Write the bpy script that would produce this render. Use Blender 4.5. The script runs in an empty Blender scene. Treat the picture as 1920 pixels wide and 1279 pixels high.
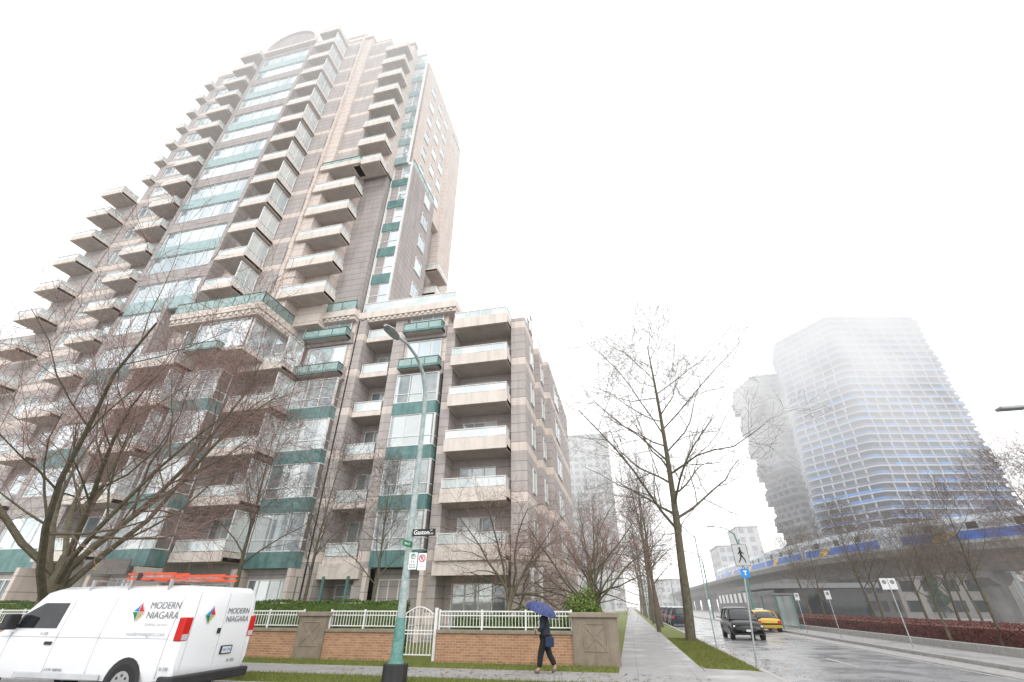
import bpy, math, random
from mathutils import Vector, Matrix, Euler
random.seed(7)
sc=bpy.context.scene; COL=sc.collection
rad=math.radians
# ------------------------------------------------------------------ materials
def painted_mist_group():  # haze painted into every material: white emission mixed in by height and distance
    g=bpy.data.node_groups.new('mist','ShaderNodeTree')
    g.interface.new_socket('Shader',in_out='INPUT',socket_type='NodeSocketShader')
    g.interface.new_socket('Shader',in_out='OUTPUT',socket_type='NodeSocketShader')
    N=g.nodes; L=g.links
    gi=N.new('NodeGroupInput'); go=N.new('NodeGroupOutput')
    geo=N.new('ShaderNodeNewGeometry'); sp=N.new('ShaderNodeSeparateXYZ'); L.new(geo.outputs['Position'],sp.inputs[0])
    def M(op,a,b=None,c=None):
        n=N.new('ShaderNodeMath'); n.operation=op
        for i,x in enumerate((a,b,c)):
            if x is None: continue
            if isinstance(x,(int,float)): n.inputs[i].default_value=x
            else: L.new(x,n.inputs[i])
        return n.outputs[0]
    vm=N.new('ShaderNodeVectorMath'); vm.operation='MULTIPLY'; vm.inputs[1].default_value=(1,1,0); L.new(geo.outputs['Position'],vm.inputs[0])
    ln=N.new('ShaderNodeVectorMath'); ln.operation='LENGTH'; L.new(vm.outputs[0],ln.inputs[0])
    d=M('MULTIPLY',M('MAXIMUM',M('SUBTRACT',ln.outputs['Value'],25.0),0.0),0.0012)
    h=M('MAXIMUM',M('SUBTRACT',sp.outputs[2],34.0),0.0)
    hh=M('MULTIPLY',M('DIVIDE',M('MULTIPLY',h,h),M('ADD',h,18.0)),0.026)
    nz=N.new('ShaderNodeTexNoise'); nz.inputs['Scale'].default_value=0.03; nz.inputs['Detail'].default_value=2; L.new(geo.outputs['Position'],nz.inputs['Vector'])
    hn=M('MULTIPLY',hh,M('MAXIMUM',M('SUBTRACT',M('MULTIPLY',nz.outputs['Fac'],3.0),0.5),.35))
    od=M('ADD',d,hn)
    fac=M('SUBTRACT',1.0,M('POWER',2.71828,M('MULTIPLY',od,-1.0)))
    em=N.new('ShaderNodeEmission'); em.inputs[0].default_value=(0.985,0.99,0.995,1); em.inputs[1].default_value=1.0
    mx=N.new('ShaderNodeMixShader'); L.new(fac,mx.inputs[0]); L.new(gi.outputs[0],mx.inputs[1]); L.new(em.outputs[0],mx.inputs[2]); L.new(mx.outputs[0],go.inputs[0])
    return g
PAINTED_MIST=painted_mist_group()
def c4(c): return (c[0],c[1],c[2],1)
MATS={}
def mat(name,c1,c2=None,rough=.8,metal=0.0,scale=2.5,bump=0.0,bscale=None,joints=None,band=None,streak=0.0,brick=None,cells=None,rough2=None,ior=1.45,alpha=1.0,slabs=None,stretch=None,glow=None):
    m=bpy.data.materials.new(name); m.use_nodes=True; nt=m.node_tree; N=nt.nodes; L=nt.links; N.clear()
    out=N.new('ShaderNodeOutputMaterial'); b=N.new('ShaderNodeBsdfPrincipled'); g=N.new('ShaderNodeGroup'); g.node_tree=PAINTED_MIST
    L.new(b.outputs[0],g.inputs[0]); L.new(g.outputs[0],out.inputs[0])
    b.inputs['Roughness'].default_value=rough; b.inputs['Metallic'].default_value=metal; b.inputs['IOR'].default_value=ior; b.inputs['Alpha'].default_value=alpha
    geo=N.new('ShaderNodeNewGeometry'); pos=geo.outputs['Position']
    sp=N.new('ShaderNodeSeparateXYZ'); L.new(pos,sp.inputs[0])
    def M(op,a,bb=None):
        n=N.new('ShaderNodeMath'); n.operation=op
        for i,x in enumerate((a,bb)):
            if x is None: continue
            if isinstance(x,(int,float)): n.inputs[i].default_value=x
            else: L.new(x,n.inputs[i])
        return n.outputs[0]
    def MIX(f,a,bb,bt='MIX'):
        n=N.new('ShaderNodeMix'); n.data_type='RGBA'; n.blend_type=bt
        if isinstance(f,(int,float)): n.inputs[0].default_value=f
        else: L.new(f,n.inputs[0])
        for i,x in ((6,a),(7,bb)):
            if isinstance(x,tuple): n.inputs[i].default_value=c4(x)
            else: L.new(x,n.inputs[i])
        return n.outputs[2]
    nz=N.new('ShaderNodeTexNoise'); nz.inputs['Scale'].default_value=scale; nz.inputs['Detail'].default_value=4; nz.inputs['Roughness'].default_value=.65
    if stretch:
        vm=N.new('ShaderNodeVectorMath'); vm.operation='MULTIPLY'; vm.inputs[1].default_value=stretch; L.new(pos,vm.inputs[0]); L.new(vm.outputs[0],nz.inputs['Vector'])
    else: L.new(pos,nz.inputs['Vector'])
    if c2 is None: c2=tuple(x*.82 for x in c1)
    rmp=N.new('ShaderNodeMapRange'); rmp.inputs[1].default_value=.32; rmp.inputs[2].default_value=.68; L.new(nz.outputs['Fac'],rmp.inputs[0])
    c=MIX(rmp.outputs[0],c1,c2)
    if brick:
        cb=N.new('ShaderNodeCombineXYZ'); L.new(M('ADD',sp.outputs[0],sp.outputs[1]),cb.inputs[0]); L.new(sp.outputs[2],cb.inputs[1])
        bt=N.new('ShaderNodeTexBrick'); L.new(cb.outputs[0],bt.inputs['Vector']); bt.inputs['Scale'].default_value=1.0
        bt.inputs['Brick Width'].default_value=.22; bt.inputs['Row Height'].default_value=.075; bt.inputs['Mortar Size'].default_value=.008
        bt.inputs['Color1'].default_value=c4(c1); bt.inputs['Color2'].default_value=c4(c2); bt.inputs['Mortar'].default_value=c4(brick)
        c=MIX(M('MULTIPLY',rmp.outputs[0],.35),bt.outputs['Color'],tuple(x*.45 for x in c1))
    if slabs:
        w=slabs
        jx=M('LESS_THAN',M('FLOORED_MODULO',sp.outputs[0],w),.022); jy=M('LESS_THAN',M('FLOORED_MODULO',sp.outputs[1],w),.022)
        c=MIX(M('MULTIPLY',M('MAXIMUM',jx,jy),.6),c,(.05,.05,.045))
        vo=N.new('ShaderNodeTexNoise'); vo.inputs['Scale'].default_value=.55; vo.inputs['Detail'].default_value=2; L.new(pos,vo.inputs['Vector'])
        c=MIX(M('MULTIPLY',vo.outputs['Fac'],.5),c,tuple(x*.6 for x in c1))
    if band:
        t=M('FLOORED_MODULO',M('SUBTRACT',sp.outputs[2],3.7+band[2]),3.0)
        c=MIX(M('LESS_THAN',t,band[1]),c,band[0])
    if joints:
        t=M('LESS_THAN',M('FLOORED_MODULO',M('SUBTRACT',sp.outputs[2],3.72),joints),.05)
        c=MIX(M('MULTIPLY',t,.6),c,tuple(x*.3 for x in c1))
    if streak:
        vm=N.new('ShaderNodeVectorMath'); vm.operation='MULTIPLY'; vm.inputs[1].default_value=(2.2,2.2,.16); L.new(pos,vm.inputs[0])
        ns=N.new('ShaderNodeTexNoise'); ns.inputs['Scale'].default_value=1.6; ns.inputs['Detail'].default_value=4; L.new(vm.outputs[0],ns.inputs['Vector'])
        mr=N.new('ShaderNodeMapRange'); mr.inputs[1].default_value=.45; mr.inputs[2].default_value=.75; L.new(ns.outputs['Fac'],mr.inputs[0])
        c=MIX(M('MULTIPLY',mr.outputs[0],streak),c,tuple(x*.4 for x in c1))
    if cells:
        cb=N.new('ShaderNodeCombineXYZ'); L.new(M('FLOOR',M('DIVIDE',M('ADD',sp.outputs[0],M('MULTIPLY',sp.outputs[1],.37)),cells[0])),cb.inputs[0]); L.new(M('FLOOR',M('DIVIDE',M('SUBTRACT',sp.outputs[2],3.7),cells[1])),cb.inputs[1])
        wn=N.new('ShaderNodeTexWhiteNoise'); wn.noise_dimensions='2D'; L.new(cb.outputs[0],wn.inputs['Vector'])
        c=MIX(M('POWER',wn.outputs['Value'],cells[3]),c,cells[2])
    L.new(c,b.inputs['Base Color'])
    if rough2 is not None:
        n2=N.new('ShaderNodeTexNoise'); n2.inputs['Scale'].default_value=.7; n2.inputs['Detail'].default_value=4; L.new(pos,n2.inputs['Vector'])
        mr=N.new('ShaderNodeMapRange'); mr.inputs[1].default_value=.38; mr.inputs[2].default_value=.62; mr.inputs[3].default_value=rough; mr.inputs[4].default_value=rough2; L.new(n2.outputs['Fac'],mr.inputs[0]); L.new(mr.outputs[0],b.inputs['Roughness'])
    if bump:
        nb=N.new('ShaderNodeTexNoise'); nb.inputs['Scale'].default_value=bscale or 40; nb.inputs['Detail'].default_value=3; L.new(pos,nb.inputs['Vector'])
        bp=N.new('ShaderNodeBump'); bp.inputs['Strength'].default_value=bump; bp.inputs['Distance'].default_value=.02; L.new(nb.outputs['Fac'],bp.inputs['Height']); L.new(bp.outputs[0],b.inputs['Normal'])
    m.cycles.emission_sampling='NONE'
    MATS[name]=m; return m
CREAM=(.69,.605,.55); MAUVE=(.48,.435,.415)
m_panel=mat('panelled_mauve_wall',MAUVE,(.41,.37,.355),joints=.6,band=(CREAM,.62,0.0),streak=.3,scale=.8)
m_mauve=mat('mauve_wall',(.44,.40,.385),(.37,.335,.325),joints=.6,streak=.4,scale=.8)
m_cream=mat('cream_wall',CREAM,(.61,.53,.48),joints=.75,streak=.25,scale=.8)
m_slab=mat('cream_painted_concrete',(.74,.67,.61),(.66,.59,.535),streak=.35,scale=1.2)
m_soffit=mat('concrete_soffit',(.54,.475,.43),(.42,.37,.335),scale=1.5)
m_teal=mat('teal_cladding',(.08,.19,.185),(.17,.29,.28),rough=.45,streak=.5,scale=2)
m_tealp=mat('pale_teal_spandrel',(.27,.40,.41),(.38,.49,.49),rough=.2,streak=.3,scale=2,metal=.15)
m_tealrail=mat('teal_metal',(.04,.14,.125),(.06,.18,.16),rough=.5)
m_glass=mat('window_glass',(.36,.43,.46),(.46,.53,.56),rough=.06,metal=.5,scale=.5,cells=(1.15,3.0,(.78,.83,.85),1.0),ior=1.6)
m_glasslow=mat('window_glass_curtained',(.12,.15,.16),(.30,.34,.35),rough=.05,metal=.3,scale=1.3,cells=(.9,3.0,(.72,.76,.76),1.1),ior=1.7)
m_frame=mat('white_window_frame',(.76,.77,.76),(.66,.67,.66),rough=.5)
m_rglass=mat('railing_glass',(.60,.66,.66),(.44,.51,.51),rough=.1,metal=.25,scale=.6,cells=(1.0,3.0,(.70,.72,.71),1.0))
m_rgteal=mat('teal_railing_glass',(.36,.46,.44),(.26,.37,.35),rough=.1,metal=.3)
m_dark=mat('dark_interior',(.16,.15,.14),(.21,.20,.19))
m_asph=mat('wet_asphalt',(.20,.20,.205),(.28,.28,.285),rough=.14,rough2=.45,scale=5,bump=.1,bscale=60)
m_pave=mat('concrete_pavement',(.40,.395,.39),(.31,.305,.30),rough=.3,rough2=.7,slabs=1.5,scale=3,bump=.15)
m_kerb=mat('kerb_concrete',(.42,.41,.40),(.28,.27,.26),rough=.5,scale=5)
m_grass=mat('grass_lawn',(.11,.165,.028),(.20,.19,.055),rough=.9,scale=9,bump=.6,bscale=50)
m_soil=mat('bark_soil',(.085,.055,.04),(.045,.03,.022),rough=.95,scale=12,bump=.8)
m_ground=mat('ground_gravel',(.19,.19,.185),(.14,.14,.135),scale=.3)
m_brick=mat('orange_brick',(.47,.25,.13),(.33,.16,.085),brick=(.42,.36,.29),scale=4,bump=.2)
m_pillar=mat('taupe_pillar',(.27,.225,.175),(.20,.165,.125),streak=.45,scale=3,bump=.2)
m_cap=mat('taupe_cap',(.30,.25,.20),(.2,.17,.13),streak=.2,scale=3)
m_white=mat('white_metal_paint',(.78,.78,.76),(.68,.68,.66),rough=.45)
m_bark=mat('tree_bark',(.08,.066,.05),(.14,.13,.08),rough=.95,scale=6,bump=.6,bscale=18)
m_twig=mat('twig_bark',(.17,.135,.12),(.11,.09,.08),rough=.9)
m_twigr=mat('reddish_twigs',(.27,.16,.14),(.18,.125,.11),rough=.9)
m_vanw=mat('white_van_paint',(.80,.81,.82),(.77,.78,.79),rough=.18,scale=.6)
m_black=mat('black_plastic',(.02,.02,.022),(.03,.03,.032),rough=.5)
m_tyre=mat('tyre_rubber',(.025,.025,.026),rough=.85)
m_rim=mat('wheel_metal',(.5,.5,.5),(.35,.35,.35),rough=.35,metal=.8)
m_carg=mat('dark_car_glass',(.015,.018,.02),(.03,.034,.038),rough=.05)
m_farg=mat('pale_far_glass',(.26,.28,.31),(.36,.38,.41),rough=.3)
m_red=mat('red_lens',(.6,.02,.015),(.45,.015,.012),rough=.15)
m_lens=mat('clear_lens',(.75,.77,.8),rough=.1,metal=.4)
m_orange=mat('orange_ladder',(.75,.10,.035),(.55,.07,.025),rough=.45)
m_carb=mat('black_car_paint',(.010,.011,.013),(.016,.017,.02),rough=.22)
m_cary=mat('yellow_taxi_paint',(.68,.44,.06),(.62,.40,.05),rough=.2)
m_carn=mat('navy_car_paint',(.03,.04,.06),rough=.15)
m_steel=mat('galvanised_steel',(.42,.44,.44),(.26,.29,.29),rough=.5,metal=.35,scale=7)
m_polep=mat('peeling_grey_paint',(.48,.50,.50),(.20,.31,.30),rough=.6,scale=7)
m_green=mat('green_pole_paint',(.04,.17,.14),(.14,.27,.24),rough=.5,scale=9)
m_signw=mat('white_sign',(.62,.63,.63),(.56,.57,.57),rough=.4)
m_letw=mat('white_lettering',(.85,.85,.85),(.82,.82,.82),rough=.4)
m_signk=mat('black_sign',(.015,.015,.015),rough=.4)
m_signr=mat('red_sign',(.65,.02,.02),rough=.4)
m_signg=mat('green_sign',(.0,.22,.08),rough=.4)
m_signb=mat('blue_sign',(.01,.25,.65),rough=.4)
m_gold=mat('gold_letters',(.55,.40,.12),rough=.4)
m_grey=mat('grey_lettering',(.22,.22,.23),rough=.5)
m_lgrey=mat('light_grey_lettering',(.55,.56,.58),rough=.5)
m_hedge=mat('green_hedge_leaves',(.10,.16,.025),(.05,.09,.02),rough=.7,scale=9)
m_hedge2=mat('yellow_green_leaves',(.20,.27,.04),(.10,.16,.03),rough=.7,scale=9)
m_ever=mat('evergreen_needles',(.04,.08,.03),(.02,.045,.02),rough=.8,scale=3)
m_rhedge=mat('red_brown_leaves',(.21,.08,.065),(.11,.045,.04),rough=.8,scale=6)
m_ivy=mat('olive_brown_leaves',(.20,.17,.08),(.13,.12,.06),rough=.8,scale=4)
m_conc=mat('guideway_concrete',(.21,.20,.19),(.13,.125,.12),rough=.8,streak=.6,scale=.7)
m_trw=mat('train_white',(.55,.60,.66),rough=.3); m_trb=mat('train_blue',(.015,.14,.58),rough=.3); m_try=mat('train_yellow',(.80,.50,.04),rough=.3)
m_tglass=mat('tower_blue_glass',(.035,.045,.075),(.015,.02,.035),rough=.5,scale=.25,stretch=(1,1,3))
m_tblue=mat('tower_balcony_glass',(.10,.12,.18),(.06,.075,.12),rough=.35,scale=.2,cells=(4.5,3.15,(.04,.19,.50),1.7))
m_tslab=mat('pale_floor_slabs',(.42,.44,.49),(.30,.32,.37),scale=.3)
m_tdark=mat('charcoal_cladding',(.025,.025,.03),(.06,.06,.07),scale=.4)
m_tslab2=mat('charcoal_balcony_boxes',(.09,.09,.10),(.18,.18,.20),scale=.3)
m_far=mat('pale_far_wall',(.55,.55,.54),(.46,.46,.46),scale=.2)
m_skin=mat('skin',(.50,.30,.22),rough=.5); m_coat=mat('dark_navy_coat',(.018,.022,.035),(.03,.034,.05),rough=.8); m_trous=mat('black_trousers',(.012,.012,.013),rough=.8)
m_hair=mat('black_hair',(.015,.012,.01),rough=.5); m_shoe=mat('brown_shoes',(.16,.12,.10),rough=.6); m_umb=mat('navy_patterned_umbrella',(.010,.014,.07),(.07,.10,.26),rough=.6,scale=22)
m_bag=mat('navy_bag_cloth',(.02,.04,.09),(.015,.025,.06))
m_leafl=mat('fallen_leaves_brown',(.22,.10,.04),(.14,.07,.03)); m_mark=mat('road_paint_white',(.6,.6,.58),(.3,.3,.29),rough=.4,scale=6)
# ------------------------------------------------------------------ mesh builder
ORG={}
class MB:
    def __init__(s): s.v=[];s.f=[];s.m=[];s.mats=[]
    def mi(s,m):
        if m not in s.mats: s.mats.append(m)
        return s.mats.index(m)
    def face(s,pts,m):
        n=len(s.v); s.v+= [tuple(p) for p in pts]; s.f.append(tuple(range(n,n+len(pts)))); s.m.append(s.mi(m))
    def box(s,x0,x1,y0,y1,z0,z1,m):
        if x0>x1:x0,x1=x1,x0
        if y0>y1:y0,y1=y1,y0
        if z0>z1:z0,z1=z1,z0
        n=len(s.v); s.v+=[(x0,y0,z0),(x1,y0,z0),(x1,y1,z0),(x0,y1,z0),(x0,y0,z1),(x1,y0,z1),(x1,y1,z1),(x0,y1,z1)]
        k=s.mi(m)
        for q in ((0,3,2,1),(4,5,6,7),(0,1,5,4),(1,2,6,5),(2,3,7,6),(3,0,4,7)):
            s.f.append(tuple(n+i for i in q)); s.m.append(k)
    def chain(s,pts,rs,n,m,cap=True):
        k=s.mi(m); base=len(s.v); P=[Vector(p) for p in pts]
        ref=None
        for i,p in enumerate(P):
            d=(P[min(i+1,len(P)-1)]-P[max(i-1,0)])
            if d.length<1e-9: d=Vector((0,0,1))
            d.normalize()
            if ref is None: ref=Vector((1,0,0)) if abs(d.x)<.8 else Vector((0,1,0))
            a=d.cross(ref).normalized(); b=d.cross(a)
            r=rs[i]
            for j in range(n):
                t=2*math.pi*j/n; q=p+(a*math.cos(t)+b*math.sin(t))*r; s.v.append((q.x,q.y,q.z))
        for i in range(len(P)-1):
            for j in range(n):
                a0=base+i*n+j; a1=base+i*n+(j+1)%n
                s.f.append((a0,a1,a1+n,a0+n)); s.m.append(k)
        if cap:
            s.f.append(tuple(base+j for j in reversed(range(n)))); s.m.append(k)
            e=base+(len(P)-1)*n; s.f.append(tuple(e+j for j in range(n))); s.m.append(k)
    def tube(s,p0,p1,r0,r1=None,n=10,m=None): s.chain([p0,p1],[r0,r0 if r1 is None else r1],n,m)
    def loft(s,rings,m,cap=True):
        k=s.mi(m); base=len(s.v); n=len(rings[0])
        for r in rings: s.v+=[tuple(p) for p in r]
        for i in range(len(rings)-1):
            for j in range(n):
                a=base+i*n+j; b=base+i*n+(j+1)%n
                s.f.append((a,b,b+n,a+n)); s.m.append(k)
        if cap:
            s.f.append(tuple(base+j for j in reversed(range(n)))); s.m.append(k)
            e=base+(len(rings)-1)*n; s.f.append(tuple(e+j for j in range(n))); s.m.append(k)
    def prism(s,pts,z0,z1,m,axis='z'):
        def f(p,z):
            return (p[0],p[1],z) if axis=='z' else ((p[0],z,p[1]) if axis=='y' else (z,p[0],p[1]))
        s.loft([[f(p,z0) for p in pts],[f(p,z1) for p in pts]],m)
    def mesh(s,name,origin=(0,0,0)):
        o=origin; me=bpy.data.meshes.new(name)
        me.from_pydata([(a-o[0],b-o[1],c-o[2]) for a,b,c in s.v],[],s.f)
        for m in s.mats: me.materials.append(m)
        me.polygons.foreach_set('material_index',s.m); me.update()
        return me
    def obj(s,name,parent=None,smooth=0,bevel=0,origin=None,fix=False):
        if origin is None:
            xs=[p[0] for p in s.v]; ys=[p[1] for p in s.v]; zs=[p[2] for p in s.v]
            origin=((min(xs)+max(xs))/2,(min(ys)+max(ys))/2,min(zs))
        me=s.mesh(name,origin)
        if fix:
            import bmesh
            bm=bmesh.new(); bm.from_mesh(me); bmesh.ops.recalc_face_normals(bm,faces=bm.faces); bm.to_mesh(me); bm.free()
        if smooth:
            me.polygons.foreach_set('use_smooth',[True]*len(me.polygons)); me.set_sharp_from_angle(angle=rad(smooth))
        return place(name,me,parent,origin,bevel)
def place(name,me,parent,origin,bevel=0):
    ob=bpy.data.objects.new(name,me); COL.objects.link(ob); ORG[ob.name]=Vector(origin)
    if parent: ob.parent=parent; ob.location=Vector(origin)-ORG[parent.name]
    else: ob.location=origin
    if bevel:
        b=ob.modifiers.new('bevel','BEVEL'); b.width=bevel; b.segments=2; b.limit_method='ANGLE'
    return ob
def thing(name,label,cat,loc=(0,0,0),group=None,rot=0):
    e=bpy.data.objects.new(name,None); COL.objects.link(e); e.location=loc; e.rotation_euler=(0,0,rot); e.empty_display_size=.2; ORG[e.name]=Vector(loc)
    return tag(e,label,cat,group)
def tag(e,label,cat,group=None):
    e['label']=label; e['category']=cat
    if group: e['group']=group
    return e
def structure(ob): ob['kind']='structure'; return ob
def copy_thing(src,loc,rot=0,scale=1,label=None):
    e=src.copy(); COL.objects.link(e); e.location=loc; e.rotation_euler=(0,0,rot); e.scale=(scale,)*3
    if label: e['label']=label
    for ch in list(src.children):
        q=ch.copy(); COL.objects.link(q); q.parent=e
        for g in list(ch.children):
            r=g.copy(); COL.objects.link(r); r.parent=q
    return e
def text(name,s,size,m,loc,face,parent,align='LEFT',bold=0,th=.002,shear=0,sx=1):
    cu=bpy.data.curves.new(name,'FONT'); cu.body=s; cu.size=size; cu.align_x=align; cu.align_y='CENTER'; cu.extrude=th; cu.offset=bold; cu.shear=shear
    t=bpy.data.objects.new('tmp',cu); COL.objects.link(t)
    dg=bpy.context.evaluated_depsgraph_get(); me=bpy.data.meshes.new_from_object(t.evaluated_get(dg)); bpy.data.objects.remove(t)
    R={'S':Euler((rad(90),0,0)),'E':Euler((rad(90),0,rad(90)))}[face].to_matrix().to_4x4()
    me.transform(R@Matrix.Diagonal((sx,1,1,1))); me.materials.clear(); me.materials.append(m); me.name=name
    return place(name,me,parent,loc)
# ------------------------------------------------------------------ world, camera, sun
w=bpy.data.worlds.new('World'); sc.world=w; w.use_nodes=True; nt=w.node_tree; N=nt.nodes; L=nt.links; N.clear()
wo=N.new('ShaderNodeOutputWorld'); bg=N.new('ShaderNodeBackground'); sky=N.new('ShaderNodeTexSky'); sky.sky_type='NISHITA'; sky.sun_disc=False
hsv=N.new('ShaderNodeHueSaturation'); hsv.inputs['Saturation'].default_value=.12; L.new(sky.outputs[0],hsv.inputs['Color'])
bg.inputs[1].default_value=.08; L.new(hsv.outputs[0],bg.inputs[0])
bg2=N.new('ShaderNodeBackground'); bg2.inputs[0].default_value=(1,1,1.0,1); bg2.inputs[1].default_value=1.35
ad=N.new('ShaderNodeAddShader'); L.new(bg.outputs[0],ad.inputs[0]); L.new(bg2.outputs[0],ad.inputs[1]); L.new(ad.outputs[0],wo.inputs[0])
sun=bpy.data.lights.new('sun','SUN'); sun.energy=1.0; sun.angle=rad(40); sun.color=(1,.975,.95); so=bpy.data.objects.new('sun',sun); COL.objects.link(so)
sd=Vector((.35,-.75,.6)).normalized(); so.rotation_euler=sd.to_track_quat('Z','Y').to_euler(); so.location=(0,0,60)
sky.sun_elevation=math.asin(sd.z); sky.sun_rotation=math.atan2(sd.x,sd.y)
cam=bpy.data.cameras.new('camera'); cam.lens=820/1920*36; cam.sensor_width=36; cam.clip_end=4000; co=bpy.data.objects.new('camera',cam); COL.objects.link(co)
co.location=(0,0,1.6); co.rotation_euler=(rad(90+31.22),0,rad(12.92)); sc.camera=co
sc.view_settings.view_transform='Standard'
# ------------------------------------------------------------------ ground
def sheet(name,x0,x1,y0,y1,z,m):
    b=MB(); b.face([(x0,y0,z),(x1,y0,z),(x1,y1,z),(x0,y1,z)],m); return structure(b.obj(name))
def block(name,x0,x1,y0,y1,z0,z1,m,bv=0):
    b=MB(); b.box(x0,x1,y0,y1,z0,z1,m); return structure(b.obj(name,bevel=bv))
sheet('ground',-1500,1500,-1500,1500,-.15,m_ground)
sheet('avenue_road',3.7,11.4,-60,900,-.13,m_asph)
sheet('side_street_road',-300,3.698,-6,11.7,-.126,m_asph)
block('kerb',3.5,3.7,11.9,600,-.149,.004,m_kerb,.02)
block('side_street_kerb',-300,3.49,11.7,11.88,-.149,.004,m_kerb,.02)
block('lawn',-150,3.498,11.9,700,-.148,-.012,m_grass)
block('avenue_pavement',-.5,1.9,16.41,600,-.147,.0,m_pave)
block('side_street_pavement',-150,-.502,13.5,15.5,-.147,.001,m_pave)
b=MB(); b.prism([(-.5,11.95),(3.49,11.95),(3.49,16.6),(3.2,16.9),(2.2,17.1),(1.92,17.6),(1.92,16.4),(-.5,16.4)],-.146,.002,m_pave); structure(b.obj('corner_pavement',fix=True))
block('far_kerb',11.4,11.6,-60,600,-.149,.006,m_kerb,.02)
block('far_pavement',11.602,400,-60,600,-.148,.0,m_pave)
block('planting_bed',13.8,34,16,90,-.146,.18,m_soil)
block('planting_bed_kerb',13.6,13.798,16,90,-.145,.28,m_kerb,.02)
block('gutter_strip',10.35,11.39,-60,600,-.148,-.122,m_kerb)
sheet('lane_marking',10.0,10.1,-60,600,-.125,m_mark)
for i in range(14): sheet('lane_dash',7.1,7.22,20+i*9,23+i*9,-.125,m_mark)
b=MB(); b.tube((5.2,22,-.135),(5.2,22,-.122),.34,n=24,m=m_steel); structure(b.obj('manhole_cover'))
# ------------------------------------------------------------------ main building
BLD=thing('apartment_building','tall beige and mauve apartment tower with balconies, top lost in mist','building',(-20,30,0))
def LZ(k): return 3.7+3.0*k
wall=MB()
def fb(mb,face,ref,a0,a1,d0,d1,z0,z1,m):
    if face=='S': mb.box(a0,a1,ref-d1,ref-d0,z0,z1,m)
    else: mb.box(ref+d0,ref+d1,a0,a1,z0,z1,m)
WIN=[]
def window(face,ref,a0,a1,z0,z1,nm=2,tr=0.0,d=-.12,glass=None,frame=None):
    WIN.append((face,ref,a0,a1,z0,z1,nm,tr,d,glass or m_glass,frame or m_frame))
def winmesh(fr,gl,s):
    face,ref,a0,a1,z0,z1,nm,tr,d,g,f=s
    fb(gl,face,ref,a0+.05,a1-.05,d-.01,d+.015,z0+.05,z1-.05,g)
    t=.055
    fb(fr,face,ref,a0,a1,d-.02,d+.07,z0,z0+t,f); fb(fr,face,ref,a0,a1,d-.02,d+.07,z1-t,z1,f)
    fb(fr,face,ref,a0,a0+t,d-.018,d+.068,z0+t,z1-t,f); fb(fr,face,ref,a1-t,a1,d-.018,d+.068,z0+t,z1-t,f)
    for i in range(1,nm):
        a=a0+(a1-a0)*i/nm; fb(fr,face,ref,a-.028,a+.028,d-.015,d+.06,z0+t,z1-t,f)
    if tr:
        z=z0+(z1-z0)*tr; fb(fr,face,ref,a0+t,a1-t,d-.012,d+.055,z-.025,z+.025,f)
def spandrel(face,ref,a0,a1,d0,d1,z0,z1,m):
    b=MB(); fb(b,face,ref,a0,a1,d0,d1,z0,z1,m); b.obj('teal_spandrel',BLD)
def win_col(face,ref,a0,a1,ks,sill=.95,head=2.6,nm=3,wm=None,sm=None,pw=.25,tr=0,alt=None,glass=None):
    wm=wm or m_panel; sm=sm or wm
    for k in ks:
        s=sm if (alt is None or k%2==0) else alt
        z=LZ(k)
        if s in (m_teal,m_tealp): spandrel(face,ref,a0+pw,a1-pw,-.3,.01,z+head-3.0,z+sill,s)
        else: fb(wall,face,ref,a0+pw,a1-pw,-.3,.01,z+head-3.0,z+sill,s)
        window(face,ref,a0+pw,a1-pw,z+sill,z+head,nm,tr,glass=glass)
    z0=LZ(ks[0])+head-3; z1=LZ(ks[-1])+head+.4
    fb(wall,face,ref,a0,a0+pw,-.3,.03,z0,z1,wm); fb(wall,face,ref,a1-pw,a1,-.3,.03,z0,z1,wm)
    fb(wall,face,ref,a0+pw,a1-pw,-.3,.01,z1-.4,z1,wm)
NB=[0]
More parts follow.
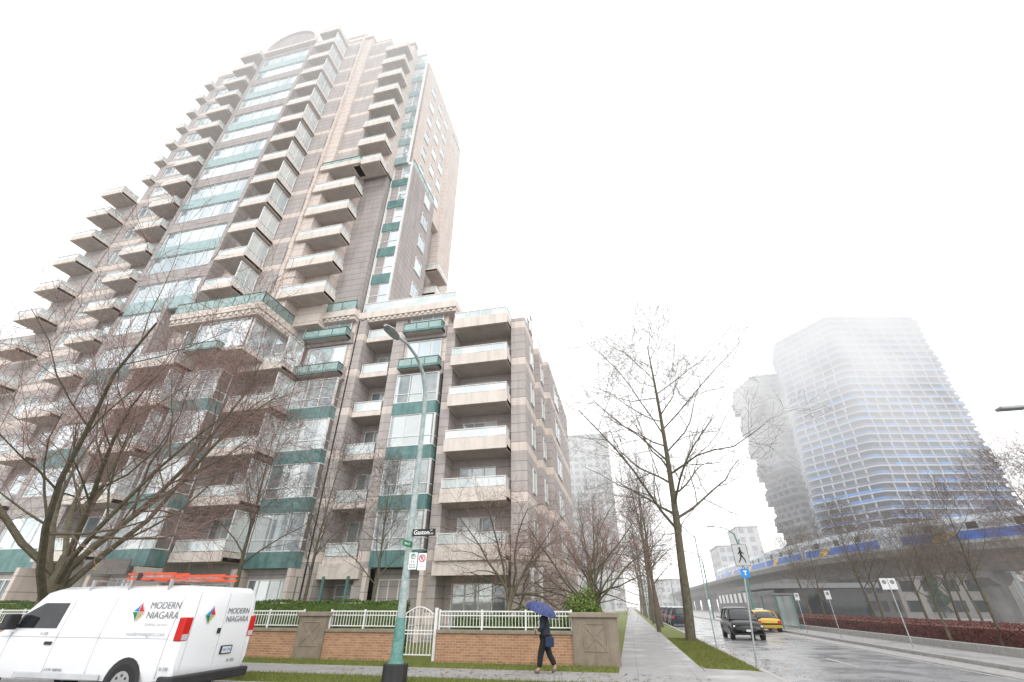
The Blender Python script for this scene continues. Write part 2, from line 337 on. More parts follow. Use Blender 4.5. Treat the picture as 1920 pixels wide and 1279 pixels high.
def balcony(face,ref,a0,a1,depth,k,style='white',up=.62,zz=None,slabm=None,rail=.55):
    z=LZ(k) if zz is None else zz; s=MB(); r=MB(); g=MB(); sm=slabm or m_slab
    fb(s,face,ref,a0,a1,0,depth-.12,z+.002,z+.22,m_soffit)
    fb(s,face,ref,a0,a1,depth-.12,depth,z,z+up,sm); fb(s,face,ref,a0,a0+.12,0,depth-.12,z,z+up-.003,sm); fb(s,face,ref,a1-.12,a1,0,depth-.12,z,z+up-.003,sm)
    rm=m_white if style=='white' else m_tealrail; gm=m_rglass if style=='white' else m_rgteal
    zt=z+up+rail
    fb(r,face,ref,a0+.03,a1-.03,depth-.09,depth-.03,zt-.05,zt,rm); fb(r,face,ref,a0+.03,a0+.09,0,depth-.09,zt-.05,zt,rm); fb(r,face,ref,a1-.09,a1-.03,0,depth-.09,zt-.05,zt,rm)
    n=max(2,round((a1-a0)/1.1))
    for i in range(n+1):
        a=a0+.06+(a1-a0-.12)*i/n; fb(r,face,ref,a-.022,a+.022,depth-.082,depth-.038,z+up,zt-.05,rm)
    for a in (a0+.06,a1-.06):
        for q in range(1,3): fb(r,face,ref,a-.02,a+.02,depth*q/3-.02,depth*q/3+.02,z+up,zt-.05,rm)
    fb(g,face,ref,a0+.08,a1-.08,depth-.066,depth-.058,z+up+.05,zt-.08,gm)
    for a in (a0+.06,a1-.06): fb(g,face,ref,a-.005,a+.005,.05,depth-.1,z+up+.05,zt-.08,gm)
    so_=s.obj('balcony',BLD); r.obj('railing',so_); g.obj('glass_panel',so_); NB[0]+=1
    if random.random()<.22 and style=='white' and face=='S':
        c=MB(); x=a0+.4+random.random()*(a1-a0-1.2)
        c.tube((x,ref-depth+.45,z+.22),(x,ref-depth+.45,z+up+.05),.14,.18,8,m_soffit)
        for q in range(60):
            p=Vector((x,ref-depth+.45,z+up+.3))+Vector((random.gauss(0,.16),random.gauss(0,.12),random.gauss(0,.2))); u=Vector((random.gauss(0,1),random.gauss(0,1),random.gauss(0,1))).normalized()*.06; v=u.cross(Vector((0.3,.5,1))).normalized()*.05
            c.face([p-u,p+v,p+u,p-v],m_hedge)
        t=c.obj('potted_plant'); tag(t,'small potted green plant standing on an apartment balcony','plant','balcony plants')
    return so_
def railing(face,ref,a0,a1,z,h,style,parent,name='roof_railing'):
    r=MB(); g=MB(); rm=m_white if style=='white' else m_tealrail; gm=m_rglass if style=='white' else m_rgteal
    fb(r,face,ref,a0,a1,-.03,.03,z+h-.05,z+h,rm); fb(r,face,ref,a0,a1,-.02,.02,z+.05,z+.09,rm)
    n=max(1,round((a1-a0)/1.2))
    for i in range(n+1):
        a=a0+.02+(a1-a0-.04)*i/n; fb(r,face,ref,a-.02,a+.02,-.022,.022,z,z+h-.05,rm)
    fb(g,face,ref,a0+.04,a1-.04,-.004,.004,z+.1,z+h-.07,gm)
    o=r.obj(name,parent); g.obj('glass_panel',o)
B=wall.box
B(-17.8,-10.7,27.0,40,0,21.2,m_panel)
B(-10.7,-5.0,27.0,29.4,0,19.6,m_panel)
B(-10.5,-5.15,29.4,40,0,19.5,m_panel)
B(-5.2,-4.7,30.0,36,0,19.3,m_panel)
B(-5.2,-4.25,32.0,45,0,19.1,m_panel)
B(-6.0,-5.0,25.9,27,0,19.62,m_panel)
B(-10.75,-10.1,25.5,27,0,19.62,m_panel)
B(-14.95,-14.0,25.35,27,0,20.6,m_panel)
B(-17.9,-17.2,24.9,27,0,20.6,m_panel)
B(-21.9,-17.8,24.9,38,0,21.2,m_panel)
B(-25.6,-21.9,24.4,38,0,21.5,m_panel)
B(-28.3,-25.6,22.0,38,0,21.5,m_panel)
B(-32.2,-28.3,22.2,38,0,21.55,m_panel)
B(-36.9,-32.2,21.2,38,0,21.6,m_mauve)
B(-60,-36.9,21.9,38,0,21.6,m_panel)
for (x0,x1,y,z) in ((-17.9,-10.0,25.0,20.35),(-21.9,-17.9,24.3,20.35)):
    B(x0,x1,y-.15,y+3,z+.35,z+.9,m_slab)
    B(x0+.05,x1-.05,y,y+2.5,z+.05,z+.35,m_cream)
    n=int((x1-x0)/.45)
    for i in range(n): B(x0+.2+i*.45,x0+.4+i*.45,y-.1,y+.01,z+.15,z+.33,m_slab)
railing('S',25.0,-17.8,-10.1,21.25,.95,'white',BLD); railing('S',24.3,-21.8,-18.0,21.25,.95,'teal',BLD)
def bay(face,ref,a0,a1,ks,backd=1.2,top=None):
    for k in ks:
        z=LZ(k)
        spandrel(face,ref,a0,a1,-backd,0,z-.25,z+.6,m_teal)
        fb(wall,face,ref,a0,a1,-backd,-.2,z+.6,z+2.75,m_dark)
        window(face,ref,a0,a1,z+.6,z+2.75,3,.3,d=-.1,glass=m_glasslow)
        if face=='S': window('E',a1-.02,ref+.12,ref+backd-.1,z+.6,z+2.75,1,.3,d=-.02,glass=m_glasslow)
bay('S',25.0,-14.0,-10.9,range(0,4)); bay('S',24.3,-21.6,-18.2,range(0,4)); bay('S',21.3,-28.1,-25.2,range(0,4))
for (ref,a0,a1) in ((25.3,-14.0,-10.75),(24.6,-21.8,-18.0)):
    for k in (4,5):
        z=LZ(k); fb(wall,'S',ref,a0,a1,-2.6,-.2,z-.25,z+2.9,m_cream); window('S',ref,a0+.3,a1-.3,z+.7,z+2.6,3,0,d=-.1); fb(wall,'S',ref,a0,a1,-.2,.0,z-.25,z+.65,m_mauve)
        balcony('S',ref,a0+.1,a1-.1,.7,k,'teal',up=.16,zz=z+.05,slabm=m_teal,rail=.62)
for k in range(0,6):
    balcony('S',27.0,-10.05,-6.05,2.15,k,'white',up=.78,rail=.6)
for k in range(0,5):
    window('S',27.0,-9.6,-7.2,LZ(k)+.25,LZ(k)+2.5,3,0,d=.03,glass=m_glasslow)
for k in range(0,6):
    balcony('S',27.0,-17.15,-15.0,1.75,k,'white',up=.35,rail=.75)
    window('S',27.0,-16.9,-15.4,LZ(k)+.25,LZ(k)+2.5,2,0,d=.03,glass=m_glasslow)
for (ref,a0,a1,dep,ks) in ((24.4,-25.1,-21.6,1.9,range(0,5)),(22.2,-32.1,-28.4,1.8,range(0,5)),(21.6,-57,-52,1.7,range(0,6))):
    for k in ks:
        balcony('S',ref,a0,a1,dep,k,'white',up=.5,rail=.65)
        window('S',ref,a0+.3,a1-.5,LZ(k)+.25,LZ(k)+2.6,3,0,d=.03,glass=m_glasslow)
        window('E',a1-.1,ref-dep+.1,ref-.1,LZ(k)+.55,LZ(k)+2.7,2,0,d=0,glass=m_rglass)
# glazed white bay below the terrace
B(-27.8,-23.3,20.8,24.4,16.6,19.0,m_cream); B(-27.9,-23.2,20.5,24.4,16.3,16.6,m_slab)
window('S',20.6,-27.7,-23.4,16.6,18.95,5,0,d=-.1); window('E',-23.3,20.75,24.2,16.6,18.95,3,0,d=.02)
balcony('S',20.5,-27.3,-24.6,.65,4,'teal',up=.14,zz=16.15,slabm=m_teal,rail=.5)
window('S',24.4,-22.9,-22.0,18.9,21.2,1,0,d=.03)
B(-30.4,-22.7,20.3,24.5,19.45,19.95,m_slab); B(-30.3,-22.8,20.42,24.5,19.0,19.44,m_cream)
for i in range(15): B(-30.2+i*.5,-29.95+i*.5,20.34,20.43,19.15,19.4,m_slab)
for i in range(8): B(-22.81,-22.72,20.6+i*.5,20.85+i*.5,19.15,19.4,m_slab)
railing('S',20.4,-30.35,-22.75,19.96,.95,'teal',BLD); railing('E',-22.8,20.45,24.4,19.96,.95,'teal',BLD)
for k in range(0,6):
    window('E',-5.0,27.6,28.6,LZ(k)+.9,LZ(k)+2.4,1,d=.02,glass=m_glasslow)
    window('E',-4.7,30.5,31.4,LZ(k)+.9,LZ(k)+2.4,1,d=.02,glass=m_glasslow) if k<5 else None
    if k<5: window('E',-4.25,34.6,37.0,LZ(k)+.7,LZ(k)+2.4,2,d=.02,glass=m_glasslow)
railing('E',-4.8,30.1,31.9,19.3,1.0,'white',BLD); railing('E',-5.1,27.2,29.3,19.6,1.0,'white',BLD)
for (x0,x1,y) in ((-14.0,-10.9,26.0),(-21.6,-18.2,24.8),(-28.1,-25.4,21.95),(-36,-32.4,21.15),(-45,-41,21.85)):
    window('S',y,x0+.3,x1-.3,.7,2.9,4,.3,d=.05,glass=m_glasslow)
    B(x0-.25,x0,y-1.0,y+.5,0,3.4,m_cream); B(x1,x1+.25,y-1.0,y+.5,0,3.4,m_cream)
B(-14,-10.75,25.9,27,0,3.4,m_mauve)
window('S',27,-9.7,-6.5,.2,2.7,4,.75,d=.04,glass=m_glasslow)
window('S',27,-17.0,-15.1,.2,2.7,2,.75,d=.04,glass=m_glasslow)
window('S',24.4,-24.8,-22.2,.2,2.7,3,.75,d=.04,glass=m_glasslow)
B(-18.0,-14.6,25.1,25.6,2.9,3.7,m_slab); B(-10.2,-6.05,25.0,25.5,3.0,3.69,m_slab)
for x in (-18.0,-16.3,-14.8):
    b=MB(); b.box(x-.06,x+.06,24.4,24.52,0,3.0,m_teal); b.obj('teal_column',BLD)
# ---- tower cores
B(-43.4,-17.0,25.4,37,21.5,61.2,m_mauve)
B(-44.4,-37.2,21.9,25.4,21.6,60.8,m_panel)
B(-36.9,-29.8,21.2,25.4,21.6,61.6,m_mauve)
B(-29.8,-24.3,22.2,25.4,19.9,60.9,m_panel)
B(-26.6,-22.9,22.5,25.4,19.96,62.2,m_cream)
B(-22.9,-20.5,22.8,25.4,37.5,61.6,m_panel)
B(-23.1,-20.6,23.7,25.4,19.97,38.0,m_cream)
B(-20.5,-17.9,24.0,25.4,37.5,61.3,m_cream)
B(-21.6,-18.1,24.7,26.5,21.0,40.4,m_mauve)
B(-18.15,-16.0,25.5,31.0,21.0,39.6,m_mauve)
B(-17.0,-16.4,25.7,36.9,38.2,59.6,m_cream)
win_col('S',21.0,-36.95,-29.75,range(6,19),sill=.75,head=2.55,nm=5,wm=m_mauve,sm=m_tealp,alt=m_mauve,pw=.4)
win_col('S',21.0,-36.95,-32.25,range(0,6),sill=.75,head=2.55,nm=3,wm=m_mauve,sm=m_teal,alt=m_mauve,pw=.4)
win_col('S',22.3,-26.5,-23.9,range(6,20),sill=.95,head=2.5,nm=3,wm=m_cream,pw=.3)
win_col('S',21.7,-44.3,-40.0,range(0,19),sill=.95,head=2.5,nm=3,wm=m_panel,pw=.9)
for k in range(0,19):
    z=LZ(k)
    window('S',21.9,-39.4,-37.6,z+.25,z+2.5,2,d=.03)
    if k<6: continue
    window('S',24.0,-20.3,-18.2,z+.25,z+2.4,2,d=.03) if k>=12 else None
    window('S',22.2,-28.9,-27.0,z+.25,z+2.5,2,d=.03)
    if k<12: window('S',23.7,-22.7,-20.8,z+.25,z+2.4,2,d=.03)
for k in range(6,12): balcony('S',23.7,-23.7,-19.6,1.5,k,'white' if k<11 else 'teal',up=.62,rail=.5)
for k in range(11,19): balcony('S',24.0,-20.5,-17.7,1.6,k,'white',up=.62,rail=.5)
for k in range(6,20):
    balcony('S',22.2,-28.5,-25.9,2.1,k,'white',up=.5,rail=.55)
    if k<19: window('E',-26.0,20.25,22.1,LZ(k)+.55,LZ(k)+2.6,2,d=0,glass=m_rglass)
for k in range(0,20): balcony('S',21.9,-39.9,-37.1,1.6,k,'white',up=.5,rail=.5)
for k in range(0,12): balcony('S',21.6,-46.9,-44.4,1.6,k,'white',up=.5,rail=.5)
B(-47.0,-44.4,21.6,30,21.6,37.0,m_panel)
for k in range(12,19): balcony('S',21.9,-44.7,-43.7,.9,k,'white',up=.35,rail=.5)
win_col('S',25.3,-18.0,-16.05,range(6,12),sill=.75,head=2.75,nm=2,wm=m_frame,sm=m_teal,pw=.12,tr=.4)
win_col('S',25.0,-18.2,-16.4,range(12,19),sill=.75,head=2.75,nm=2,wm=m_frame,sm=m_tealp,pw=.12,tr=.4)
win_col('E',-16.1,33.6,36.9,range(6,18),sill=.8,head=2.6,nm=4,wm=m_cream,pw=.2)
for k in range(12,18):
    for y in (27.2,29.4,31.4): window('E',-16.4,y,y+1.1,LZ(k)+.95,LZ(k)+2.4,1,d=.02)
for k in range(6,12):
    window('E',-16.0,28.6,29.9,LZ(k)+.8,LZ(k)+2.4,2,d=.02)
B(-17.0,-16.1,33.5,37.0,21.2,56.5,m_cream)
for k in range(6,10): balcony('E',-16.4,31.6,34.2,1.5,k,'white',up=.5,rail=.5)
B(-16.4,-14.9,34.5,37,21.2,29.5,m_panel)
railing('E',-16.1,25.6,30.9,39.6,1.0,'teal',BLD); railing('S',24.8,-21.5,-18.2,40.4,1.0,'teal',BLD)
arc=[(-36.9,61.6)]+[(-33.4+3.5*math.cos(rad(t)),61.9+3.4*math.sin(rad(t))) for t in range(180,-1,-10)]+[(-29.8,61.6)]
wall.prism(list(reversed(arc)),21.0,24.5,m_mauve,'y')
arc2=[(-33.4+3.7*math.cos(rad(t)),61.9+3.6*math.sin(rad(t))) for t in range(0,181,10)]+[(-33.4+3.4*math.cos(rad(t)),61.9+3.3*math.sin(rad(t))) for t in range(180,-1,-10)]
for i in range(18):
    q=[arc2[i],arc2[i+1],arc2[37-i-1],arc2[37-i]]; wall.prism(q,20.8,21.3,m_slab,'y')
B(-37.1,-29.7,20.8,21.25,61.45,61.9,m_slab); B(-26.7,-22.8,22.3,24.7,62.2,62.7,m_slab); B(-44.5,-37.1,21.7,24.6,60.8,61.3,m_slab); B(-20.6,-17.7,23.8,24.7,61.3,61.7,m_slab)
B(-31,-24,26,33,61.2,64.5,m_mauve)
wall.obj('wall',BLD)
dist=lambda s:((s[1] if s[0]=='S' else (s[2]+s[3])/2)**2+((s[1] if s[0]=='E' else (s[2]+s[3])/2))**2+(s[4])**2)/max(.3,(s[3]-s[2])*(s[5]-s[4]))
WIN.sort(key=dist)
for s in WIN[:100]:
    fr=MB(); gl=MB(); winmesh(fr,gl,s); o=fr.obj('window',BLD); gl.obj('glass',o)
fr=MB()
for s in WIN[100:]: winmesh(fr,fr,s)
o=fr.obj('windows',BLD); o['kind']='stuff'
nb=thing('building_name_sign','dark fascia sign with gold letters over the entrance','sign',(-26,19.9,3))
sg=MB(); sg.box(-27.9,-24.9,20.2,20.3,3.0,3.7,m_dark); sg.obj('fascia',nb); text('lettering','GRE',.42,m_gold,(-27.6,20.19,3.35),'S',nb)
# ------------------------------------------------------------------ front wall, fence
def pillar(x0,x1):
    t=thing('wall_pillar','taupe concrete garden wall pillar with diamond cross relief','pillar',((x0+x1)/2,17.3,0),'garden wall pillars')
    b=MB(); b.box(x0,x1,17.0,17.6,-.1,1.28,m_pillar); b.obj('shaft',t,bevel=.015)
    c=MB(); c.box(x0-.07,x1+.07,16.92,17.68,1.28,1.42,m_cap); c.obj('cap',t,bevel=.02)
    r=MB(); cx=(x0+x1)/2; cz=.74; h=.36
    fm=m_cap
    for (a,b_) in (((-h,-h),(h,-h)),((h,-h),(h,h)),((h,h),(-h,h)),((-h,h),(-h,-h)),((-h,-h),(h,h)),((-h,h),(h,-h))):
        r.tube((cx+a[0],16.995,cz+a[1]),(cx+b_[0],16.995,cz+b_[1]),.018,n=6,m=fm)
    r.tube((cx,16.99,cz),(cx,17.01,cz),.10,n=4,m=fm)
    r.obj('diamond_relief',t)
pillar(-1.9,-.45); pillar(-12.0,-10.9)
def brickwall(x0,x1):
    t=thing('brick_garden_wall','low orange brick garden wall with taupe coping','wall',((x0+x1)/2,17.3,0),'garden walls')
    b=MB(); b.box(x0,x1,17.1,17.4,-.1,.80,m_brick); b.obj('brickwork',t)
    c=MB(); c.box(x0,x1,17.04,17.46,.80,.90,m_cap); c.obj('coping',t,bevel=.012)
    f=thing('white_metal_fence','white metal railing fence on brick garden wall','fence',((x0+x1)/2,17.25,.9),'white fences')
    r=MB(); r.box(x0,x1,17.235,17.265,.97,1.0,m_white); r.box(x0,x1,17.235,17.265,1.30,1.33,m_white); r.box(x0,x1,17.23,17.27,1.42,1.46,m_white)
    n=int((x1-x0)/1.3)
    for i in range(n+1):
        x=x0+.03+(x1-x0-.06)*i/max(1,n); r.box(x-.025,x+.025,17.225,17.275,.9,1.5,m_white)
    r.obj('rail',f)
    p=MB(); x=x0+.12
    while x<x1-.05: p.box(x-.009,x+.009,17.241,17.259,1.0,1.42,m_white); x+=.115
    p.obj('pickets',f)
brickwall(-6.6,-1.9); brickwall(-10.9,-8.1); brickwall(-16.5,-12.0); brickwall(-30,-16.55)
g=thing('garden_gate','white metal arched garden gate between brick walls','gate',(-7.35,17.25,0))
for x in (-8.0,-6.7):
    b=MB(); b.box(x-.05,x+.05,17.2,17.3,0,1.55,m_white); b.obj('gate_post',g)
b=MB(); pts=[(-7.9+1.1*i/10,17.25,1.35+.22*math.sin(math.pi*i/10)) for i in range(11)]
b.chain(pts,[.022]*11,6,m_white)
for z in (.15,.75,.85,1.25): b.box(-7.9,-6.8,17.235,17.265,z,z+.035,m_white)
for i in range(9):
    x=-7.85+.125*i; b.box(x-.01,x+.01,17.24,17.26,.15,1.35+.2*math.sin(math.pi*(x+7.9)/1.1),m_white)
b.obj('gate_leaf',g)
# ------------------------------------------------------------------ vegetation
def rv(r): return Vector((r.gauss(0,1),r.gauss(0,1),r.gauss(0,1)))
def make_tree(seed,L0,R0,st,twig,leaf=None):
    r=random.Random(seed); tr=MB(); cr=MB()
    mx=len(st['n']); lo,hi=st.get('rnd',(.75,1.2)); rmin=st.get('rmin',.0035)
    def grow(P,D,L,R,lv):
        ns=st['seg'][lv]; pts=[P.copy()]; ds=[D.copy()]; rs=[R]
        end=st['taper'][lv]
        for i in range(ns):
            D=(D+rv(r)*st['wob'][lv]+Vector((0,0,st['trop'][lv]))).normalized(); P=P+D*(L/ns); pts.append(P.copy()); ds.append(D.copy()); rs.append(max(rmin,R*(1-(1-end)*(i+1)/ns)))
        sides=10 if lv==0 else (6 if lv==1 else (4 if lv==2 else 3))
        (tr if lv==0 else cr).chain(pts,rs,sides,m_bark if lv<=st.get('barklv',2) else twig,cap=(lv==0))
        if lv>=mx: 
            if leaf:
                for q in range(leaf[1]):
                    c=pts[-1]+rv(r)*leaf[2]; u=rv(r).normalized()*leaf[3]; v=rv(r).normalized()*leaf[3]
                    cr.face([c-u,c+v*.6,c+u,c-v*.6],leaf[0])
            return
        n=st['n'][lv]; az=r.random()*6.28
        for j in range(n):
            t=st['t0'][lv]+(1-st['t0'][lv])*(j+r.random()*.8)/n; t=min(t,.999); f=t*ns; i=int(f); fr_=f-i
            p=pts[i].lerp(pts[i+1],fr_); rr=rs[i]+(rs[i+1]-rs[i])*fr_; d=ds[i+1]
            az+=2.4+r.gauss(0,.35)
            an=rad(st['ang'][lv]+r.gauss(0,9))
            nd=(Matrix.Rotation(az,3,d)@(Matrix.Rotation(an,3,d.orthogonal().normalized())@d)).normalized()
            ll=st['len'][lv]*(1.15-st['fall'][lv]*t)*r.uniform(lo,hi)
            grow(p,nd,ll,min(rr*.8,max(rmin*1.25,rr*st['rr'][lv])),lv+1)
    grow(Vector((0,0,-.1)),Vector((st.get('lean',0),0,1)).normalized(),L0,R0,0)
    return tr,cr
def tree_thing(meshes,loc,rot,label,group,scale=1,name='bare_tree'):
    t=thing(name,label,'tree',loc,group,rot); t.scale=(scale,)*3
    for nm,me in zip(('trunk','crown'),meshes):
        o=bpy.data.objects.new(nm,me); COL.objects.link(o); o.parent=t
    return t
def tm(*a,**k):
    t,c=make_tree(*a,**k); return t.mesh('trunk'),c.mesh('crown')
SPREAD=dict(n=[10,7,6,5,5],seg=[4,6,4,3,3,2],taper=[.8,.22,.3,.35,.4,.4],wob=[.05,.10,.15,.2,.2,.2],trop=[0,.07,.05,.04,.05,.05],t0=[.45,.22,.15,.12,.1],ang=[42,36,42,42,40],len=[7.8,3.5,2.0,1.1,.65],fall=[.1,.35,.4,.4,.4],rr=[.44,.5,.5,.55,.6],lean=.10,barklv=2,rmin=.004)
TALL=dict(n=[26,8,6,4],seg=[10,6,4,3,2],taper=[.1,.25,.35,.4,.5],wob=[.02,.14,.17,.18,.2],trop=[.01,.05,.04,.04,.03],t0=[.26,.18,.12,.1],ang=[60,46,44,42],len=[8.8,3.4,1.7,.9],fall=[.72,.4,.4,.4],rr=[.42,.5,.5,.6],lean=.11,barklv=2,rnd=(.55,1.3),rmin=.0055)
TALL2=dict(TALL); TALL2['lean']=0.02; TALL2['n']=[20,6,5,3]; TALL2['ang']=[48,44,42,42]; TALL2['len']=[5.6,2.6,1.4,.75]; TALL2['rmin']=.005
UMB=dict(n=[8,7,6,5],seg=[4,5,4,3,3],taper=[.7,.35,.4,.4,.4],wob=[.12,.2,.25,.25,.25],trop=[0,.0,.0,.02,.05],t0=[.55,.25,.2,.1],ang=[52,42,45,45],len=[3.8,2.0,1.1,.65],fall=[.1,.35,.4,.4],rr=[.5,.52,.5,.5],lean=.12,barklv=2,rmin=.0042)
SLIM=dict(n=[14,6,5,4],seg=[7,4,3,3,2],taper=[.12,.3,.35,.4,.5],wob=[.06,.14,.18,.2,.2],trop=[.02,.08,.06,.05,.03],t0=[.35,.2,.15,.1],ang=[38,38,40,40],len=[3.0,1.5,.85,.45],fall=[.6,.4,.4,.4],rr=[.45,.5,.5,.6],barklv=1,rmin=.0045)
M_spread=tm(11,2.9,.27,SPREAD,m_twigr); M_tall=tm(5,18.5,.28,TALL,m_twig); M_tall2=tm(8,16,.23,TALL2,m_twig)
M_umb=tm(3,2.6,.15,UMB,m_twigr); M_umb2=tm(4,2.4,.15,UMB,m_twigr); M_slim=tm(6,7.5,.10,SLIM,m_twig)
M_ivy=tm(9,7,.11,SLIM,m_twig,leaf=(m_ivy,1,.10,.045))
tree_thing(M_spread,(-18.4,12.7,0),.6,'large spreading bare tree with reddish twigs on the grass verge','bare trees',1.1)
tree_thing(M_tall,(3.0,29.8,0),0,'tall bare street tree on the grass verge','bare trees')
for i,(x,y,s) in enumerate(((1.9,39.4,.68),(2.6,48,.85),(2.4,58,.95),(2.6,70,1.0),(2.5,84,1.0),(2.6,100,1.0),(2.5,120,1.0),(-3,46,.7),(-4,60,.85))):
    tree_thing(M_tall2,(x,y,0),i*1.7+.5,'bare street tree on the avenue verge','avenue trees',s)
tree_thing(M_umb,(-5.0,20.5,0),1.0,'low umbrella-shaped bare maple in the front garden','garden trees',1.02)
tree_thing(M_umb2,(-1.4,22.0,0),2.2,'umbrella-shaped bare maple beside the corner','garden trees',.95)
tree_thing(M_umb,(-1.6,28.5,0),4.2,'umbrella-shaped bare maple beside the corner','garden trees',1.0)
tree_thing(M_slim,(-17.6,19.7,0),.3,'slender bare tree in front of the apartment building','garden trees',1.25)
tree_thing(M_slim,(-13.8,19.4,0),2.3,'slender bare tree in front of the apartment building','garden trees',1.0)
tree_thing(M_slim,(-10.4,19.6,0),4.0,'slender bare tree in front of the apartment building','garden trees',.9)
for i,(x,y,s) in enumerate(((16,38,.9),(17.5,43,1.0),(15.5,47,.85),(16,33,.75),(17,55,1.0),(19,36,.8),(24,44,.9),(28,50,1.0),(34,52,1.0))):
    tree_thing(M_ivy,(x,y,.1),i*2.1,'small tree with olive brown leaves in the planting bed','planting bed trees',s)
tree_thing(M_slim,(15.2,26.5,.1),1,'slender bare tree in the planting bed','planting bed trees',.75)
tree_thing(M_slim,(13.9,27.6,.0),2,'slender bare tree in the planting bed','planting bed trees',.66)
tree_thing(M_slim,(17.5,24.5,.1),5,'slender bare tree in the planting bed','planting bed trees',.85)
tree_thing(M_tall,(25.5,20.5,0),3.4,'tall bare tree beside the elevated railway','bare trees',.8)
tree_thing(M_spread,(25.5,29,0),3.1,'bare spreading tree beside the elevated railway','bare trees',.9)
def leafbox(name,label,cat,x0,x1,y0,y1,z0,z1,m1,m2,n,sz,round_=False,top=True,stuff=False):
    b=MB(); r=random.Random(name+str(x0)); cx,cy=(x0+x1)/2,(y0+y1)/2
    if not round_: b.box(x0+.06,x1-.06,y0+.06,y1-.06,z0,z1-.06,m2)
    for i in range(n):
        if round_:
            d=rv(r).normalized(); d.z=abs(d.z); k=r.uniform(.7,1.03)+.12*math.sin(d.x*7+d.y*5)
            c=Vector((cx+d.x*(x1-x0)/2*k,cy+d.y*(y1-y0)/2*k,z0+d.z*(z1-z0)*k))
        else:
            c=Vector((r.uniform(x0,x1),r.uniform(y0,y1),r.uniform(z0,z1)))
            q=r.random()
            if q<.45: c.y=y0+r.uniform(-.03,.06)
            elif q<.85: c.z=z1+r.uniform(-.05,.05)+.04*math.sin(c.x*2.1)
            elif x1<10: c.x=x1+r.uniform(-.05,.03)
            else: c.x=x0+r.uniform(-.05,.03)
        u=rv(r).normalized()*sz; v=rv(r).normalized()*sz
        b.face([c-u,c+v*.6,c+u,c-v*.6],m1 if r.random()<.6 else m2)
    o=b.obj(name)
    return tag(o,label,cat)
leafbox('hedge','clipped green hedge behind the white fence','hedge',-30,-8.6,18.2,19.1,0,1.75,m_hedge,m_hedge,16000,.045)
leafbox('hedge','clipped green hedge behind the white fence','hedge',-6.3,-2.2,17.9,18.5,0,1.25,m_hedge,m_hedge,4500,.045)
leafbox('round_shrub','rounded yellow green shrub behind the corner pillar','shrub',-2.7,-.7,18.6,20.2,0,2.1,m_hedge2,m_hedge,6500,.05,True)
leafbox('round_shrub','rounded green shrub in the front garden','shrub',-4.4,-2.9,18.6,19.8,0,1.65,m_hedge,m_hedge,4000,.05,True)
leafbox('red_hedge','low red brown hedge in the planting bed','hedge',15.2,20,20,62,.1,.8,m_rhedge,m_rhedge,30000,.055)
leafbox('round_shrub','rounded green shrub by the elevated railway','shrub',30,33.5,33,36.5,0,3.3,m_hedge,m_hedge2,5000,.11,True)
leafbox('round_shrub','rounded green shrub by the elevated railway','shrub',36,40,40,44,0,3.0,m_hedge,m_ever,5000,.11,True)
def conifer(x,y,h,s):
    r=random.Random(s); t=thing('conifer_tree','dark green conifer tree beyond the railway viaduct','tree',(x,y,0),'conifers')
    b=MB(); b.chain([(x,y,0),(x,y,h*.95)],[h*.02,.02],6,m_bark); b.obj('trunk',t)
    b=MB()
    for i in range(2600):
        q=r.random()**.75; z=h*(.12+.88*q); R=(1-q)*h*.24*(.75+.35*math.sin(z*2.6))+.1; a=r.random()*6.28; k=r.random()**.4
        c=Vector((x+R*k*math.cos(a),y+R*k*math.sin(a),z-R*k*.3)); u=rv(r).normalized()*.22; v=rv(r).normalized()*.16
        b.face([c-u,c+v,c+u,c-v],m_ever)
    b.obj('crown',t)
for i,(x,y,h) in enumerate(((62,78,9),(70,74,8),(56,84,7),(84,80,9),(47,92,8),(95,74,8),(40,110,9))): conifer(x,y,h,i)
b=MB(); r=random.Random(3)
def blades(x0,x1,y0,y1,n):
    for i in range(n):
        x=r.uniform(x0,x1); y=r.uniform(y0,y1); h=r.uniform(.03,.09); a=r.random()*3.14; dx,dy=math.cos(a)*.008,math.sin(a)*.008; lx,ly=r.gauss(0,.02),r.gauss(0,.02)
        b.face([(x-dx,y-dy,-.012),(x+dx,y+dy,-.012),(x+lx,y+ly,h)],m_grass)
blades(-11,-.5,11.9,13.5,9000); blades(-14,-.5,15.5,17.0,7000); blades(1.93,3.5,17.0,32,11000)
o=b.obj('grass_blades'); o['kind']='stuff'
b=MB()
for i in range(1700):
    q=r.random()
    if q<.5: x,y,z=r.gauss(4.0,.5),r.uniform(17,34),-.12
    elif q<.8: x,y,z=r.uniform(2,3.4),r.uniform(17,32),.03
    else: x,y,z=r.uniform(-9,1.8),r.uniform(13.6,15.4),.008
    if q<.5 and x<3.75: z=.012
    a=r.random()*6.28; s=r.uniform(.02,.05); b.face([(x+s*math.cos(a+t),y+s*math.sin(a+t)*.8,z+r.uniform(0,.01)) for t in (0,1.6,3.1,4.7)],m_leafl)
o=b.obj('fallen_leaves'); o['kind']='stuff'
